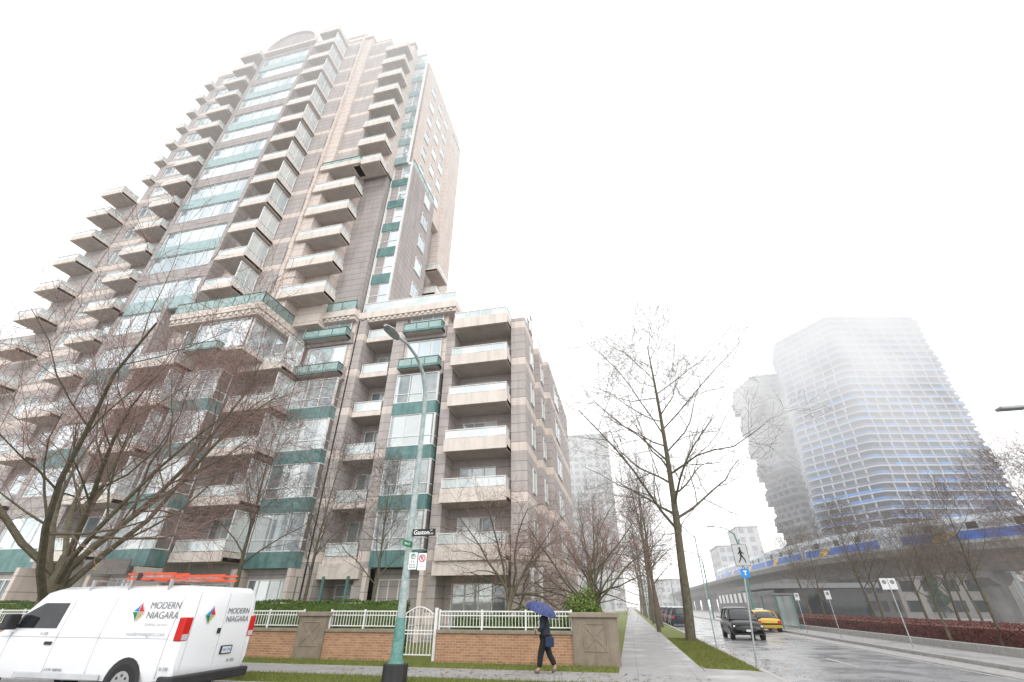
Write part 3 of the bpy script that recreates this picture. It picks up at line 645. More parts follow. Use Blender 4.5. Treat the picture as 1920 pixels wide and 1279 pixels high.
# ------------------------------------------------------------------ van
V=thing('white_van','white cargo van with company logo and roof rack, parked at kerb','van',(-11.7,10.05,-.126))
XR=-9.05; yc=10.05
def vring(x,zb,zt,hw,ht):
    pts=[(-hw*.94,zb),(-hw,zb+.18),(-hw,zb+.62),(-hw*.985,1.12 if zt>1.3 else zt-.18),(-ht-.03,zt-.22 if zt>1.3 else zt-.1),(-ht+.05,zt-.07),(-ht+.22,zt),(ht-.22,zt),(ht-.05,zt-.07),(ht+.03,zt-.22 if zt>1.3 else zt-.1),(hw*.985,1.12 if zt>1.3 else zt-.18),(hw,zb+.62),(hw,zb+.18),(hw*.94,zb)]
    return [(x,yc+p,q) for p,q in pts]
b=MB()
st=[(XR,.42,1.90,.97,.84),(XR-.06,.34,1.97,1.01,.88),(XR-.5,.3,2.0,1.02,.89),(XR-2.5,.28,2.0,1.02,.89),(XR-3.95,.28,1.99,1.02,.88),(XR-4.35,.28,1.93,1.02,.85),(XR-4.8,.28,1.5,1.02,.86),(XR-5.1,.28,1.18,1.01,.88),(XR-5.8,.3,1.02,.99,.85),(XR-5.93,.36,.85,.94,.8)]
b.loft([vring(*s) for s in reversed(st)],m_vanw); b.obj('body',V,smooth=38,fix=True)
def q3(name,pts,m,parent=V):
    b=MB(); b.face(pts,m); o=b.obj(name,parent); md=o.modifiers.new('s','SOLIDIFY'); md.thickness=.012; md.offset=0; return o
ysd=yc-1.025
def ys(z): return yc-(1.024 if z<1.0 else 1.008-(z-1.12)/(1.77-1.12)*(1.008-.925))
def sidepoly(name,pts,m): return q3(name,[(x,ys(z)-.006,z) for x,z in pts],m)
sidepoly('front_window',[(XR-3.4,1.18),(XR-3.4,1.66),(XR-4.1,1.66),(XR-4.55,1.42),(XR-4.68,1.18)],m_carg)
for x in (XR-3.25,XR-4.6,XR-.32,XR-2.1):
    b=MB(); b.box(x-.005,x+.005,ysd-.002,ysd+.02,.36,1.1,m_lgrey); b.obj('panel_seam',V)
    if x>XR-4: q3('panel_seam',[(x-.005,ys(1.12)-.004,1.1),(x+.005,ys(1.12)-.004,1.1),(x+.005,ys(1.76)-.004,1.76),(x-.005,ys(1.76)-.004,1.76)],m_lgrey)
b=MB(); b.box(XR-4.9,XR-.3,ysd-.001,ysd+.02,1.02,1.03,m_lgrey); b.obj('side_crease',V)
b=MB(); b.box(XR-4.0,XR-1.7,ysd-.012,ysd+.02,.30,.40,m_lgrey); b.obj('sill_trim',V,bevel=.01)
b=MB(); b.box(XR-3.5,XR-3.3,ysd-.03,ysd,.88,.94,m_black); b.obj('door_handle',V,bevel=.01)
b=MB(); b.box(XR-4.65,XR-4.45,ysd-.28,ysd-.04,1.15,1.45,m_black); b.box(XR-4.58,XR-4.5,ysd-.06,ysd+.05,1.18,1.25,m_black); b.obj('wing_mirror',V,bevel=.03)
for s0,s1 in ((-1.035,-.84),(.84,1.035)):
    b=MB(); b.box(XR-.16,XR+.01,yc+s0,yc+s1,.98,1.40,m_red); o=b.obj('tail_light',V,bevel=.02)
    b=MB(); b.box(XR+.008,XR+.016,yc+s0+.03,yc+s1-.03,1.0,1.1,m_lens); b.obj('reversing_lamp',o)
b=MB(); b.box(XR-.25,XR+.13,yc-1.03,yc+1.03,.22,.40,m_black); b.obj('rear_bumper',V,bevel=.03)
for s in (0,-.83,.83):
    b=MB(); b.box(XR,XR+.011,yc+s-.005,yc+s+.005,.45,1.86,m_lgrey); b.obj('rear_door_seam',V)
b=MB(); b.box(XR,XR+.03,yc+.14,yc+.46,.68,.84,m_black); b.box(XR+.03,XR+.034,yc+.17,yc+.43,.70,.82,m_signw); b.obj('number_plate',V)
text('plate_number','NB 1250',.065,m_signb,(XR+.036,yc+.3,.76),'E',V,'CENTER')
b=MB(); b.box(XR,XR+.03,yc-.10,yc-.03,1.08,1.18,m_black); b.obj('door_handle',V)
def wheel(x,y,r,parent,wd=.24,sgn=-1):
    b=MB(); b.tube((x,y,r-.126),(x,y+wd,r-.126),r,n=28,m=m_tyre); o=b.obj('wheel',parent,smooth=40,bevel=.03)
    b=MB(); b.tube((x,y-.006,r-.126),(x,y+.02,r-.126),r*.62,n=24,m=m_rim); b.tube((x,y-.02,r-.126),(x,y,r-.126),r*.2,n=16,m=m_rim)
    for i in range(8):
        t=i*.785; b.tube((x+r*.42*math.cos(t),y-.01,r-.126+r*.42*math.sin(t)),(x+r*.42*math.cos(t),y+.0,r-.126+r*.42*math.sin(t)),r*.07,n=8,m=m_black)
    b.obj('rim',o,smooth=40)
for x in (XR-1.1,XR-4.95): wheel(x,yc-1.035,.37,V); wheel(x,yc+.8,.37,V)
for x in (XR-1.1,XR-4.95):
    b=MB(); pts=[(x+.45*math.cos(rad(t)),.25+.45*math.sin(rad(t))) for t in range(0,181,15)]
    b.face([(p,ysd-.004,z) for p,z in pts],m_black); b.obj('wheel_arch',V)
for x in (XR-.9,XR-2.0,XR-3.1):
    b=MB(); b.box(x-.02,x+.02,yc-.85,yc+.85,2.09,2.12,m_rim); b.box(x-.03,x+.03,yc-.86,yc-.8,1.9,2.12,m_rim); b.box(x-.03,x+.03,yc+.8,yc+.86,1.9,2.12,m_rim); b.obj('roof_rack_bar',V)
for k,(x0,x1,ya,yb,z) in enumerate(((XR-2.3,XR-.95,9.3,9.65,2.12),(XR-2.4,XR-.45,10.2,10.6,2.12))):
    ld=thing('orange_ladder','orange red fibreglass ladder strapped on the van roof rack','ladder',((x0+x1)/2,(ya+yb)/2,z),'ladders on the van')
    for y in (ya,yb):
        b=MB(); b.box(x0,x1,y-.015,y+.015,z,z+.045,m_orange); b.box(x0,x1,y-.015,y+.015,z+.10,z+.14,m_orange); b.box(x0+.3,x0+.42,y-.02,y+.02,z-.002,z+.142,m_black); b.obj('side_rail',ld)
    b=MB()
    for i in range(int((x1-x0)/.28)): b.tube((x0+.12+i*.28,ya,z+.07),(x0+.12+i*.28,yb,z+.07),.025,n=8,m=m_rim)
    b.obj('rungs',ld)
def qb(a,c,b_,n=7): return [((1-t)**2*a[0]+2*t*(1-t)*c[0]+t*t*b_[0],(1-t)**2*a[1]+2*t*(1-t)*c[1]+t*t*b_[1]) for t in [i/n for i in range(n+1)]]
def logo(x,z,s,face,y=None):
    b=MB(); O=(-.04,.06)
    shp=[(m_signb,[O]+qb((-.60,.10),(-.12,.25),(.08,.80))),(m_signr,[(.0,.09)]+qb((.12,.78),(.22,.42),(.52,.06))),(m_gold,[(.0,.02)]+qb((.52,.0),(.16,-.16),(-.06,-.72))),(m_signg,[(-.08,.03)]+qb((-.10,-.70),(-.20,-.30),(-.60,.04)))]
    for m,t in shp:
        if face=='S': b.face([(x+p*s,y,z+q*s) for p,q in reversed(t)],m)
        else: b.face([(x,y+p*s,z+q*s) for p,q in reversed(t)],m)
    b.obj('logo',V)
logo(XR-1.3,1.48,.27,'S',ys(1.28)-.03)
text('lettering','MODERN',.19,m_grey,(XR-1.1,ys(1.57)-.014,1.61),'S',V); text('lettering','NIAGARA',.19,m_grey,(XR-1.1,ys(1.43)-.014,1.43),'S',V)
text('small_lettering','Building Services',.09,m_lgrey,(XR-1.05,ys(1.28)-.012,1.27),'S',V,bold=-.001); text('small_lettering','modernniagara.com',.125,m_lgrey,(XR-1.42,ys(1.13)-.014,1.10),'S',V)
text('small_lettering','31-250',.08,m_grey,(XR-3.75,ys(1.0)-.014,1.08),'S',V); text('small_lettering','31-250',.08,m_grey,(XR-.27,ys(.5)-.014,.52),'S',V); text('small_lettering','G.V.W. 3600 KG',.07,m_grey,(XR-3.2,ys(.4)-.014,.45),'S',V)
logo(XR+.02,1.42,.24,'E',yc-.42)
text('lettering','MODERN',.16,m_grey,(XR+.012,yc+.06,1.50),'E',V); text('lettering','NIAGARA',.16,m_grey,(XR+.012,yc+.06,1.34),'E',V); text('small_lettering','31-250',.08,m_grey,(XR+.012,yc+.4,.55),'E',V)
# ------------------------------------------------------------------ cars
def make_car(name,label,loc,rot,paint,suv=True,group=None,taxi=False):
    T=thing(name,label,'car',loc,group,rot)
    ORG[T.name]=Vector((0,0,0))
    Lh=2.35; h=1.68 if suv else 1.45; belt=1.05 if suv else .92; hw=.93
    def ring(x,zb,zt,w): return [(x,-w*.90,zb),(x,-w,zb+.16),(x,-w*1.0,zt-.30),(x,-w*.96,zt-.12),(x,-w*.84,zt-.02),(x,-w*.4,zt+.02),(x,w*.4,zt+.02),(x,w*.84,zt-.02),(x,w*.96,zt-.12),(x,w,zt-.30),(x,w,zb+.16),(x,w*.90,zb)]
    b=MB(); hood=belt-.06
    b.loft([ring(*s) for s in ((-Lh,.45,belt-.12,.78),(-Lh+.12,.3,belt-.02,.89),(-1.3,.22,belt,hw),(0,.2,belt,hw),(.9,.22,belt,hw),(1.5,.24,hood-.02,.92),(2.0,.25,hood-.08,.90),(Lh-.12,.27,hood-.2,.84),(Lh,.36,hood-.34,.72))],paint); b.obj('body',T,smooth=45,fix=True)
    def gr(x,zt,wb,wt): return [(x,-wb,belt-.05),(x,-wb*.97,belt+.1 if zt>belt+.25 else belt),(x,-wt,zt-.10),(x,-wt+.10,zt-.02),(x,-wt*.4,zt),(x,wt*.4,zt),(x,wt-.10,zt-.02),(x,wt,zt-.10),(x,wb*.97,belt+.1 if zt>belt+.25 else belt),(x,wb,belt-.05)]
    b=MB(); b.loft([gr(*s) for s in ((-2.2 if suv else -1.9,belt+.02,.82,.78),(-1.95 if suv else -1.3,h-.12,.86,.66),(-.9,h-.02,.87,.68),(.1,h-.02,.87,.67),(.5,h-.12,.86,.64),(1.25,belt+.0,.84,.8))],m_carg); b.obj('window_glass',T,smooth=40,fix=True)
    b=MB(); b.loft([[(x,-w_,z-.07),(x,-w_+.08,z+.0),(x,-w_*.4,z+.03),(x,w_*.4,z+.03),(x,w_-.08,z+.0),(x,w_,z-.07)] for x,w_,z in ((-1.95 if suv else -1.25,.67,h-.10),(-.9,.70,h-.01),(.1,.69,h-.01),(.42,.66,h-.09))],paint)
    for s in (-1,1):
        for x0,z0,x1,z1 in ((-.35,belt-.02,-.3,h-.06),(1.2,belt,.42,h-.12),(-1.5,belt-.02,-1.4,h-.08)): b.chain([(x0,s*.87,z0),(x1,s*.67,z1)],[.04,.035],6,paint)
    b.obj('roof',T,smooth=40,fix=True)
    for s in (-1,1):
        b=MB(); b.box(Lh-.30,Lh-.09,s*.5-.02 if s>0 else -.82,.82 if s>0 else -.48,hood-.36,hood-.25,m_lens); b.obj('headlight',T,bevel=.03)
        b=MB(); b.box(-Lh-.01,-Lh+.12,.58 if s>0 else -.84,.84 if s>0 else -.58,belt-.36,belt-.14,m_red); b.obj('tail_light',T,bevel=.02)
        b=MB(); b.box(.85,.99,s*.93-.08,s*.93+.08+.06*s,belt,belt+.13,paint); b.obj('wing_mirror',T,bevel=.04)
    b=MB(); b.box(Lh-.1,Lh+.015,-.42,.42,hood-.54,hood-.34,m_black); b.box(Lh-.14,Lh-.02,-.72,.72,.28,.40,m_black); b.obj('grille',T,bevel=.02)
    b=MB(); b.box(Lh+.01,Lh+.03,-.16,.16,.44,.55,m_signw); b.obj('number_plate',T)
    for x in (-1.4,1.42):
        for s in (-1,1):
            b=MB(); b.tube((x,s*.72,.35),(x,s*.95,.35),.35,n=22,m=m_tyre); o=b.obj('wheel',T,smooth=40)
            b=MB(); b.tube((x,s*.94,.35),(x,s*.965,.35),.22,n=18,m=m_rim); b.obj('rim',o)
    if taxi:
        b=MB(); b.box(-.25,.0,-.30,.30,h,h+.13,m_signw); b.obj('taxi_sign',T,bevel=.03)
    return T
make_car('suv_car','black SUV driving towards the crossing with wet paint',(6.75,35.5,-.13),rad(-91),m_carb,True)
make_car('taxi_car','yellow taxi driving away on the avenue',(10.3,45.5,-.13),rad(90),m_cary,False,taxi=True)
pc=make_car('parked_car','dark car parked along the avenue kerb',(4.75,55,-.13),rad(90),m_carn,True,'cars parked along the kerb')
for y in (62,69,77,86,97,108): copy_thing(pc,(4.75,y,-.13),rad(90))
# ------------------------------------------------------------------ street furniture
P=thing('street_lamp','tall curved street lamp with peeling paint on a black base','street lamp',(-5.65,12.1,0))
b=MB(); b.prism([(-5.65+.30*math.cos(rad(t)),12.1+.30*math.sin(rad(t))) for t in range(22,382,45)],-.02,.42,m_black); b.obj('base',P,bevel=.02)
b=MB(); b.chain([(-5.65,12.1,.42),(-5.65,12.1,.5),(-5.65,12.1,1.3),(-5.65,12.1,1.36)],[.2,.15,.125,.1],16,m_green); b.obj('lower_sleeve',P,smooth=30)
b=MB(); pts=[(-5.65,12.1,1.3),(-5.64,12.1,4.5),(-5.63,12.08,7.0),(-5.63,11.95,7.6),(-5.65,11.65,8.1),(-5.7,11.2,8.42),(-5.76,10.6,8.55),(-5.82,10.1,8.5)]
b.chain(pts,[.105,.085,.065,.06,.055,.05,.045,.04],12,m_polep); b.obj('pole',P,smooth=60)
b=MB(); b.loft([[(-5.84+a*wd,y,8.44+c*hh) for a,c in ((-1,0),(-.7,.7),(0,1),(.7,.7),(1,0),(.6,-.5),(-.6,-.5))] for y,wd,hh in ((10.15,.05,.05),(9.95,.15,.1),(9.6,.17,.1),(9.35,.07,.05))],m_steel); b.obj('lamp_head',P,smooth=40,fix=True)
sgn=thing('street_name_sign','black street name sign on the lamp pole','sign',(-5.1,12.0,3.2))
b=MB(); b.box(-5.54,-4.88,11.99,12.02,3.22,3.40,m_signk); b.obj('plate',sgn,bevel=.005)
text('street_name','Gaston',.155,m_letw,(-5.5,11.986,3.31),'S',sgn,bold=.002); text('block_number','ST',.06,m_letw,(-5.02,11.986,3.355),'S',sgn); text('block_number','5100',.06,m_letw,(-5.05,11.986,3.275),'S',sgn)
sgn=thing('green_street_sign','small green street name sign seen edge on','sign',(-5.5,11.7,3.0))
b=MB(); b.box(-5.53,-5.50,11.45,11.98,2.94,3.08,m_signg); b.obj('plate',sgn); text('street_name','Joyce St',.10,m_letw,(-5.497,11.5,3.01),'E',sgn)
sgn=thing('parking_sign','white parking sign with green letter P on the lamp pole','sign',(-5.42,12.0,2.5))
b=MB(); b.box(-5.55,-5.32,11.98,11.99,2.42,2.82,m_letw); b.obj('plate',sgn)
b=MB(); b.chain([(-5.435+.06*math.cos(rad(t)),11.975,2.73+.06*math.sin(rad(t))) for t in range(0,361,20)],[.008]*19,5,m_signg); b.obj('green_ring',sgn)
text('letter','P',.11,m_signg,(-5.435,11.976,2.73),'S',sgn,'CENTER',bold=.002); text('hours','2 h',.08,m_signg,(-5.435,11.976,2.60),'S',sgn,'CENTER'); text('hours','8am-6pm',.045,m_signg,(-5.435,11.976,2.53),'S',sgn,'CENTER'); text('hours','MON-FRI',.045,m_signg,(-5.435,11.976,2.47),'S',sgn,'CENTER')
sgn=thing('no_stopping_sign','white sign with red barred circle on the lamp pole','sign',(-5.17,12.0,2.5))
b=MB(); b.box(-5.29,-5.06,11.98,11.99,2.40,2.80,m_letw); b.obj('plate',sgn)
b=MB(); b.chain([(-5.175+.08*math.cos(rad(t)),11.975,2.68+.08*math.sin(rad(t))) for t in range(0,361,20)],[.012]*19,5,m_signr); b.tube((-5.23,11.972,2.735),(-5.12,11.972,2.625),.01,n=5,m=m_signr); b.obj('barred_circle',sgn)
text('letter','P',.12,m_signk,(-5.175,11.977,2.68),'S',sgn,'CENTER'); text('arrow_text','<->',.06,m_signr,(-5.175,11.976,2.48),'S',sgn,'CENTER')
sgn=thing('pedestrian_crossing_sign','white pedestrian sign with black walking figure above blue tab','sign',(3.62,18,0))
m_signd=mat('white_sign_painted_shade',(.46,.47,.47),(.42,.43,.43),rough=.6)  # clean white plate; the shade on its face is put into this grey
b=MB(); b.tube((3.62,18,-.02),(4.0,18,3.6),.03,n=8,m=m_steel); b.obj('post',sgn)
x=3.93; y=17.94; z=3.1
b=MB(); b.box(x-.235,x+.235,17.95,17.965,z-.34,z+.34,m_signk); b.box(x-.222,x+.222,17.946,17.951,z-.327,z+.327,m_signd); b.obj('plate',sgn)
b=MB(); k=.8
b.chain([(x,y,z+.22*k),(x+.001,y,z+.29*k)],[.03,.03],8,m_signk)
for a,c,ra,rb in (((0,.19),(.0,-.02),.045,.04),((.0,.0),(.10,-.16),.028,.022),((.10,-.16),(.13,-.3),.022,.018),((.0,.0),(-.05,-.16),.028,.022),((-.05,-.16),(-.14,-.28),.022,.018),((.0,.16),(.12,.04),.02,.015),((0,.16),(-.11,.03),.02,.015)):
    b.chain([(x+a[0]*k,y,z+a[1]*k),(x+c[0]*k,y,z+c[1]*k)],[ra*k,rb*k],6,m_signk)
b.obj('walking_figure',sgn)
b=MB(); b.box(x-.13,x+.13,17.95,17.965,2.42,2.67,m_signb); b.obj('blue_tab',sgn); text('letter','T',.18,m_letw,(x,17.945,2.545),'S',sgn,'CENTER',bold=.006)
def post_sign(x,y,h,n,w=.3,hh=.45,lean=0,label='white parking signs on a steel post'):
    t=thing('sign_post',label,'sign',(x,y,0),'roadside sign posts')
    b=MB(); b.tube((x,y,-.02),(x-lean,y,h),.028,n=8,m=m_steel); b.obj('post',t)
    for i in range(n):
        b=MB(); x0=x-lean+(i-n/2)*(w+.03); b.box(x0,x0+w,y-.045,y-.035,h-hh,h,m_signw); b.tube((x0+w/2,y-.05,h-.15),(x0+w/2,y-.045,h-.15),.09,n=16,m=m_grey); b.obj('sign_plate',t)
post_sign(3.6,25.3,4.6,0,label='plain steel post at the kerb'); post_sign(11.75,26.3,2.7,2); post_sign(11.75,34,2.4,1); post_sign(11.8,40,2.4,1)
lm=thing('green_street_lamp','slim green street lamp with curved arm','street lamp',(11.8,54,0),'avenue street lamps')
b=MB(); b.chain([(11.8,54,0),(11.8,54,7.2),(11.65,54,8.1),(10.9,54,8.7),(9.8,54,8.9)],[.12,.09,.07,.05,.04],8,m_green); b.obj('pole',lm)
b=MB(); b.box(9.1,9.85,53.85,54.15,8.84,8.96,m_steel); b.obj('lamp_head',lm,bevel=.03)
for y in (80,106,142): copy_thing(lm,(11.8,y,0))
for y in (70,100,135): copy_thing(lm,(3.4,y,0),math.pi)
lm2=thing('street_lamp','grey street lamp whose head reaches over the road','street lamp',(15.5,16.35,0))
b=MB(); b.chain([(15.9,16.35,0),(15.9,16.35,6.4),(15.3,16.35,6.85),(13.0,16.35,7.02)],[.1,.07,.05,.04],8,m_steel); b.obj('pole',lm2)
b=MB(); b.box(12.3,13.05,16.2,16.5,6.97,7.08,m_steel); b.obj('lamp_head',lm2,bevel=.04)
# ------------------------------------------------------------------ elevated railway
path=[(30.5,420),(30.5,260),(31,180),(31.6,132),(33.7,98),(38.5,80),(47,68),(60,58),(80,48)]
def cr_(pts,n=6):
    out=[]
    P_=[Vector((a,b_,0)) for a,b_ in pts]; P_=[P_[0]*2-P_[1]]+P_+[P_[-1]*2-P_[-2]]
    for i in range(1,len(P_)-2):
        for j in range(n):
            t=j/n; a,b_,c,d=P_[i-1:i+3]
            out.append(.5*((2*b_)+(c-a)*t+(2*a-5*b_+4*c-d)*t*t+(3*b_-a-3*c+d)*t**3))
    out.append(P_[-2]); return out
path=cr_(path); G=thing('elevated_railway','concrete elevated railway viaduct curving beside the avenue','viaduct',(31,100,0))
def sweep(sec,m,name,parent):
    rings=[]
    for i,p in enumerate(path):
        d=(path[min(i+1,len(path)-1)]-path[max(i-1,0)]).normalized(); n=Vector((d.y,-d.x,0))
        rings.append([tuple(p+n*a+Vector((0,0,z))) for a,z in sec])
    b=MB(); b.loft(rings,m); return b.obj(name,parent,fix=True)
sweep([(-4.6,7.3),(-4.6,8.1),(-4.3,8.1),(-4.3,7.8),(4.3,7.8),(4.3,8.1),(4.6,8.1),(4.6,7.3),(2.2,6.9),(1.6,5.2),(-1.6,5.2),(-2.2,6.9)],m_conc,'deck',G)
for s in (-4.45,4.45): sweep([(s-.04,8.12),(s+.04,8.12),(s+.04,8.45),(s-.04,8.45)],m_steel,'side_barrier',G)
lens=[0]
for i in range(1,len(path)): lens.append(lens[-1]+(path[i]-path[i-1]).length)
def at(s):
    for i in range(1,len(path)):
        if lens[i]>=s:
            t=(s-lens[i-1])/(lens[i]-lens[i-1]); return path[i-1].lerp(path[i],t),(path[i]-path[i-1]).normalized()
    return path[-1],(path[-1]-path[-2]).normalized()
s=20
while s<lens[-1]:
    p,d=at(s); n=Vector((d.y,-d.x,0)); b=MB(); b.chain([(p.x,p.y,0),(p.x,p.y,3.9)],[1.25,1.25],16,m_conc)
    rg=[[tuple(p+n*q+d*t+Vector((0,0,z))) for q,t in ((-w_,-1.1),(w_,-1.1),(w_,1.1),(-w_,1.1))] for z,w_ in ((3.7,1.3),(4.5,3.0),(5.19,3.0))]
    b.loft(rg,m_conc); b.obj('pier',G,fix=True); s+=22
def train_car(s):
    p,d=at(s); t=thing('train_carriage','white and blue metro train carriage on the viaduct','train',(p.x,p.y,7.9),'metro train carriages',math.atan2(d.y,d.x)); ORG[t.name]=Vector((0,0,0))
    hl=8.3; yo=-2.4
    b=MB(); b.loft([[(x,yo+a*w_,c) for a,c in ((-1,.3),(-1.03,1.2),(-1,2.7),(-.8,3.25),(.8,3.25),(1,2.7),(1.03,1.2),(1,.3))] for x,w_ in ((-hl,1.2),(-hl+.4,1.33),(hl-.4,1.33),(hl,1.2))],m_trw); b.obj('body',t,smooth=30,fix=True)
    b=MB(); b.box(-hl+.5,hl-.5,yo-1.385,yo+1.385,1.95,2.5,m_farg); b.obj('window_band',t)
    b=MB(); b.box(-hl+.45,hl-.45,yo-1.39,yo+1.39,.35,1.6,m_trb); b.obj('blue_stripe',t)
    b=MB(); b.prism([(-hl+3.4,.6),(-hl+5.2,.6),(-hl+6.8,1.55),(-hl+4.6,1.55)],yo-1.41,yo+1.41,m_try,'y'); b.obj('yellow_panel',t)
    for x in (-4.5,0,4.5):
        b=MB(); b.box(x-.7,x+.7,yo-1.40,yo+1.40,1.62,2.6,m_trw); b.box(x-.55,x+.55,yo-1.405,yo+1.405,1.75,2.5,m_carg); b.obj('door',t)
ss=lens[-1]-8
for i in range(8): train_car(ss); ss-=17.2
T=thing('station_building','low glass station entrance with flat dark roof under the viaduct','building',(22,62,0))
b=MB(); b.box(17,27,66,80,0,.5,m_conc); b.box(17.2,26.8,66.2,79.8,.5,3.4,m_carg); b.obj('glass_walls',T)
b=MB(); b.box(16,28,65,81,3.4,3.9,m_grey); b.obj('roof',T)
b=MB(); b.box(24,29,86,150,0,5.2,m_conc)
for i in range(12): b.box(23.9,24.02,88+i*5,91+i*5,2.2,4.0,m_carg)
b.obj('retaining_wall',T)
T=thing('station_roof','dark curved station canopy above the viaduct tracks','building',(48,84,8))
b=MB(); rg=[]
for x in range(0,9):
    xx=50+x*3.5; rg.append([(xx,86-x*1.8+a,11.5+z+1.2*math.sin(math.pi*x/8)) for a,z in ((-5,0),(-4.5,.35),(0,1.0),(4.5,.35),(5,0),(0,.7))])
b.loft(rg,m_grey); b.obj('canopy',T,fix=True)
for x in range(1,8,2):
    b=MB(); b.tube((50+x*3.5,86-x*1.8,0),(50+x*3.5,86-x*1.8,12.3),.3,n=8,m=m_steel); b.obj('column',T)
T=thing('bus_shelter','small glass bus shelter on the far pavement','bus shelter',(12.6,49,0))
b=MB(); b.box(11.9,13.3,46,51,2.4,2.52,m_grey); b.obj('roof',T)
b=MB(); b.box(13.2,13.24,46.1,50.9,.2,2.35,m_rglass); b.obj('glass_panel',T)
for y in (46.1,50.9):
    for x in (12.0,13.2):
        b=MB(); b.box(x-.04,x+.04,y-.04,y+.04,0,2.4,m_green); b.obj('post',T)
# ------------------------------------------------------------------ far towers
def tower(name,label,plan,z0,nf,h,slabm,glassm,shift,cat='tower',inset=.6,sh=.55,rail=None,fin=.14):
    T=thing(name,label,cat,(sum(p[0] for p in plan)/len(plan),sum(p[1] for p in plan)/len(plan),0))
    g=MB(); s=MB(); ra=MB(); fi=MB(); cx=sum(p[0] for p in plan)/len(plan); cy=sum(p[1] for p in plan)/len(plan)
    def ins(P,d):
        o=[]
        for x,y in P:
            v=Vector((x-cx,y-cy)); l=v.length; v=v*(1-d/l); o.append((cx+v.x,cy+v.y))
        return o
    for k in range(nf):
        z=z0+k*h; P=shift(plan,z,k)
        g.prism(ins(P,inset*2),z+sh,z+h-.02,glassm); s.prism(P,z,z+sh,slabm)
        if rail: ra.prism(ins(P,.25),z+sh+.01,z+sh+1.05,rail)
        Q=ins(P,.6)
        for i in range(len(Q)):
            a=Vector(Q[i]); b_=Vector(Q[(i+1)%len(Q)]); n=int((b_-a).length/4.5)
            for j in range(n):
                q=a.lerp(b_,(j+.5)/n); fi.box(q.x-fin,q.x+fin,q.y-.5,q.y+.5,z+sh,z+h-.01,slabm)
    g.obj('glass_walls',T,fix=True); s.obj('floor_slabs',T,fix=True); fi.obj('balcony_dividers',T)['kind']='stuff'
    if rail: ra.obj('balcony_fronts',T,fix=True)
    return T
def rnd(pts,r,n=3):
    out=[]
    for i,p in enumerate(pts):
        a=Vector(pts[i-1]); b_=Vector(p); c=Vector(pts[(i+1)%len(pts)]); u=(a-b_).normalized()*r; v=(c-b_).normalized()*r
        for j in range(n+1):
            t=j/n; q=(b_+u)*(1-t)**2+b_*2*t*(1-t)+(b_+v)*t*t; out.append((q.x,q.y))
    return out
def sh1(plan,z,k):
    f=(z-10)/110; return [(x+(9*f-2+.35*math.sin(k*1.3))*(1 if x<105 else 0)-(.35*math.sin(k*.9) if x>130 else 0),y) for x,y in plan]
tower('glass_highrise','tall high-rise with blue glass balconies fading into mist',rnd([(81,218),(98,196),(146,206),(146,240),(86,240)],2.2),10,34,3.15,m_tslab,m_tglass,sh1,rail=m_tblue,sh=.4)
def sh2(plan,z,k):
    a=1.5 if (k//2)%2 else -.9; f=z/110
    return [(x-8*f+(a if x<90 else -a*.5),y+(a*.6)) for x,y in plan]
tower('dark_highrise','dark high-rise with staggered balcony boxes fading into mist',[(78,250),(84,232),(112,232),(112,262),(80,262)],8,32,3.1,m_tslab2,m_tdark,sh2,sh=1.2,fin=.5)
def slabby(name,label,x0,x1,y0,y1,h,nf,m,gm=None):
    gm=gm or m_farg
    T=thing(name,label,'building',((x0+x1)/2,(y0+y1)/2,0)); b=MB(); b.box(x0,x1,y0,y1,0,h,m); b.box(x0-.3,x1+.3,y0-.3,y1+.3,h,h+.4,m); b.obj('wall',T)
    g=MB(); n=max(2,int((x1-x0)/3))
    for k in range(nf):
        z=h*(k+.3)/nf
        for i in range(n):
            xx=x0+.6+i*(x1-x0-1)/n; g.box(xx,xx+1.9,y0-.06,y0+.05,z,z+h/nf*.55,gm)
        for j in range(int((y1-y0)/4)): g.box(x1-.05,x1+.06,y0+.8+j*4,y0+3+j*4,z,z+h/nf*.55,gm); g.box(x0-.06,x0+.05,y0+.8+j*4,y0+3+j*4,z,z+h/nf*.55,gm)
    g.obj('windows',T)['kind']='stuff'
m_far2=mat('brown_grey_wall',(.30,.28,.26),(.22,.21,.20),scale=.4)
slabby('far_apartment_building','pale grey apartment block fading into mist',-26,-1,195,215,68,22,m_far)
slabby('white_building','white stepped apartment block beyond the viaduct',37,46,205,225,22,7,m_far); slabby('white_building','white stepped apartment block beyond the viaduct',46,54,207,225,29,9,m_far)
slabby('low_building','low pale building at the end of the avenue',8,34,330,350,16,4,m_far); slabby('low_building','low pale building at the end of the avenue',-40,-4,120,150,14,4,m_far)
slabby('podium_building','low grey podium building at the foot of the high-rise',70,120,150,185,11,3,m_far2,m_carg)
slabby('white_house','small white house beyond the railway viaduct',66,76,62,70,5.2,2,m_far); slabby('white_house','small white house beyond the railway viaduct',82,94,60,68,5.6,2,m_far)
slabby('shop_building','low brown grey building under the railway viaduct',42,58,92,104,5.5,2,m_far2,m_carg)
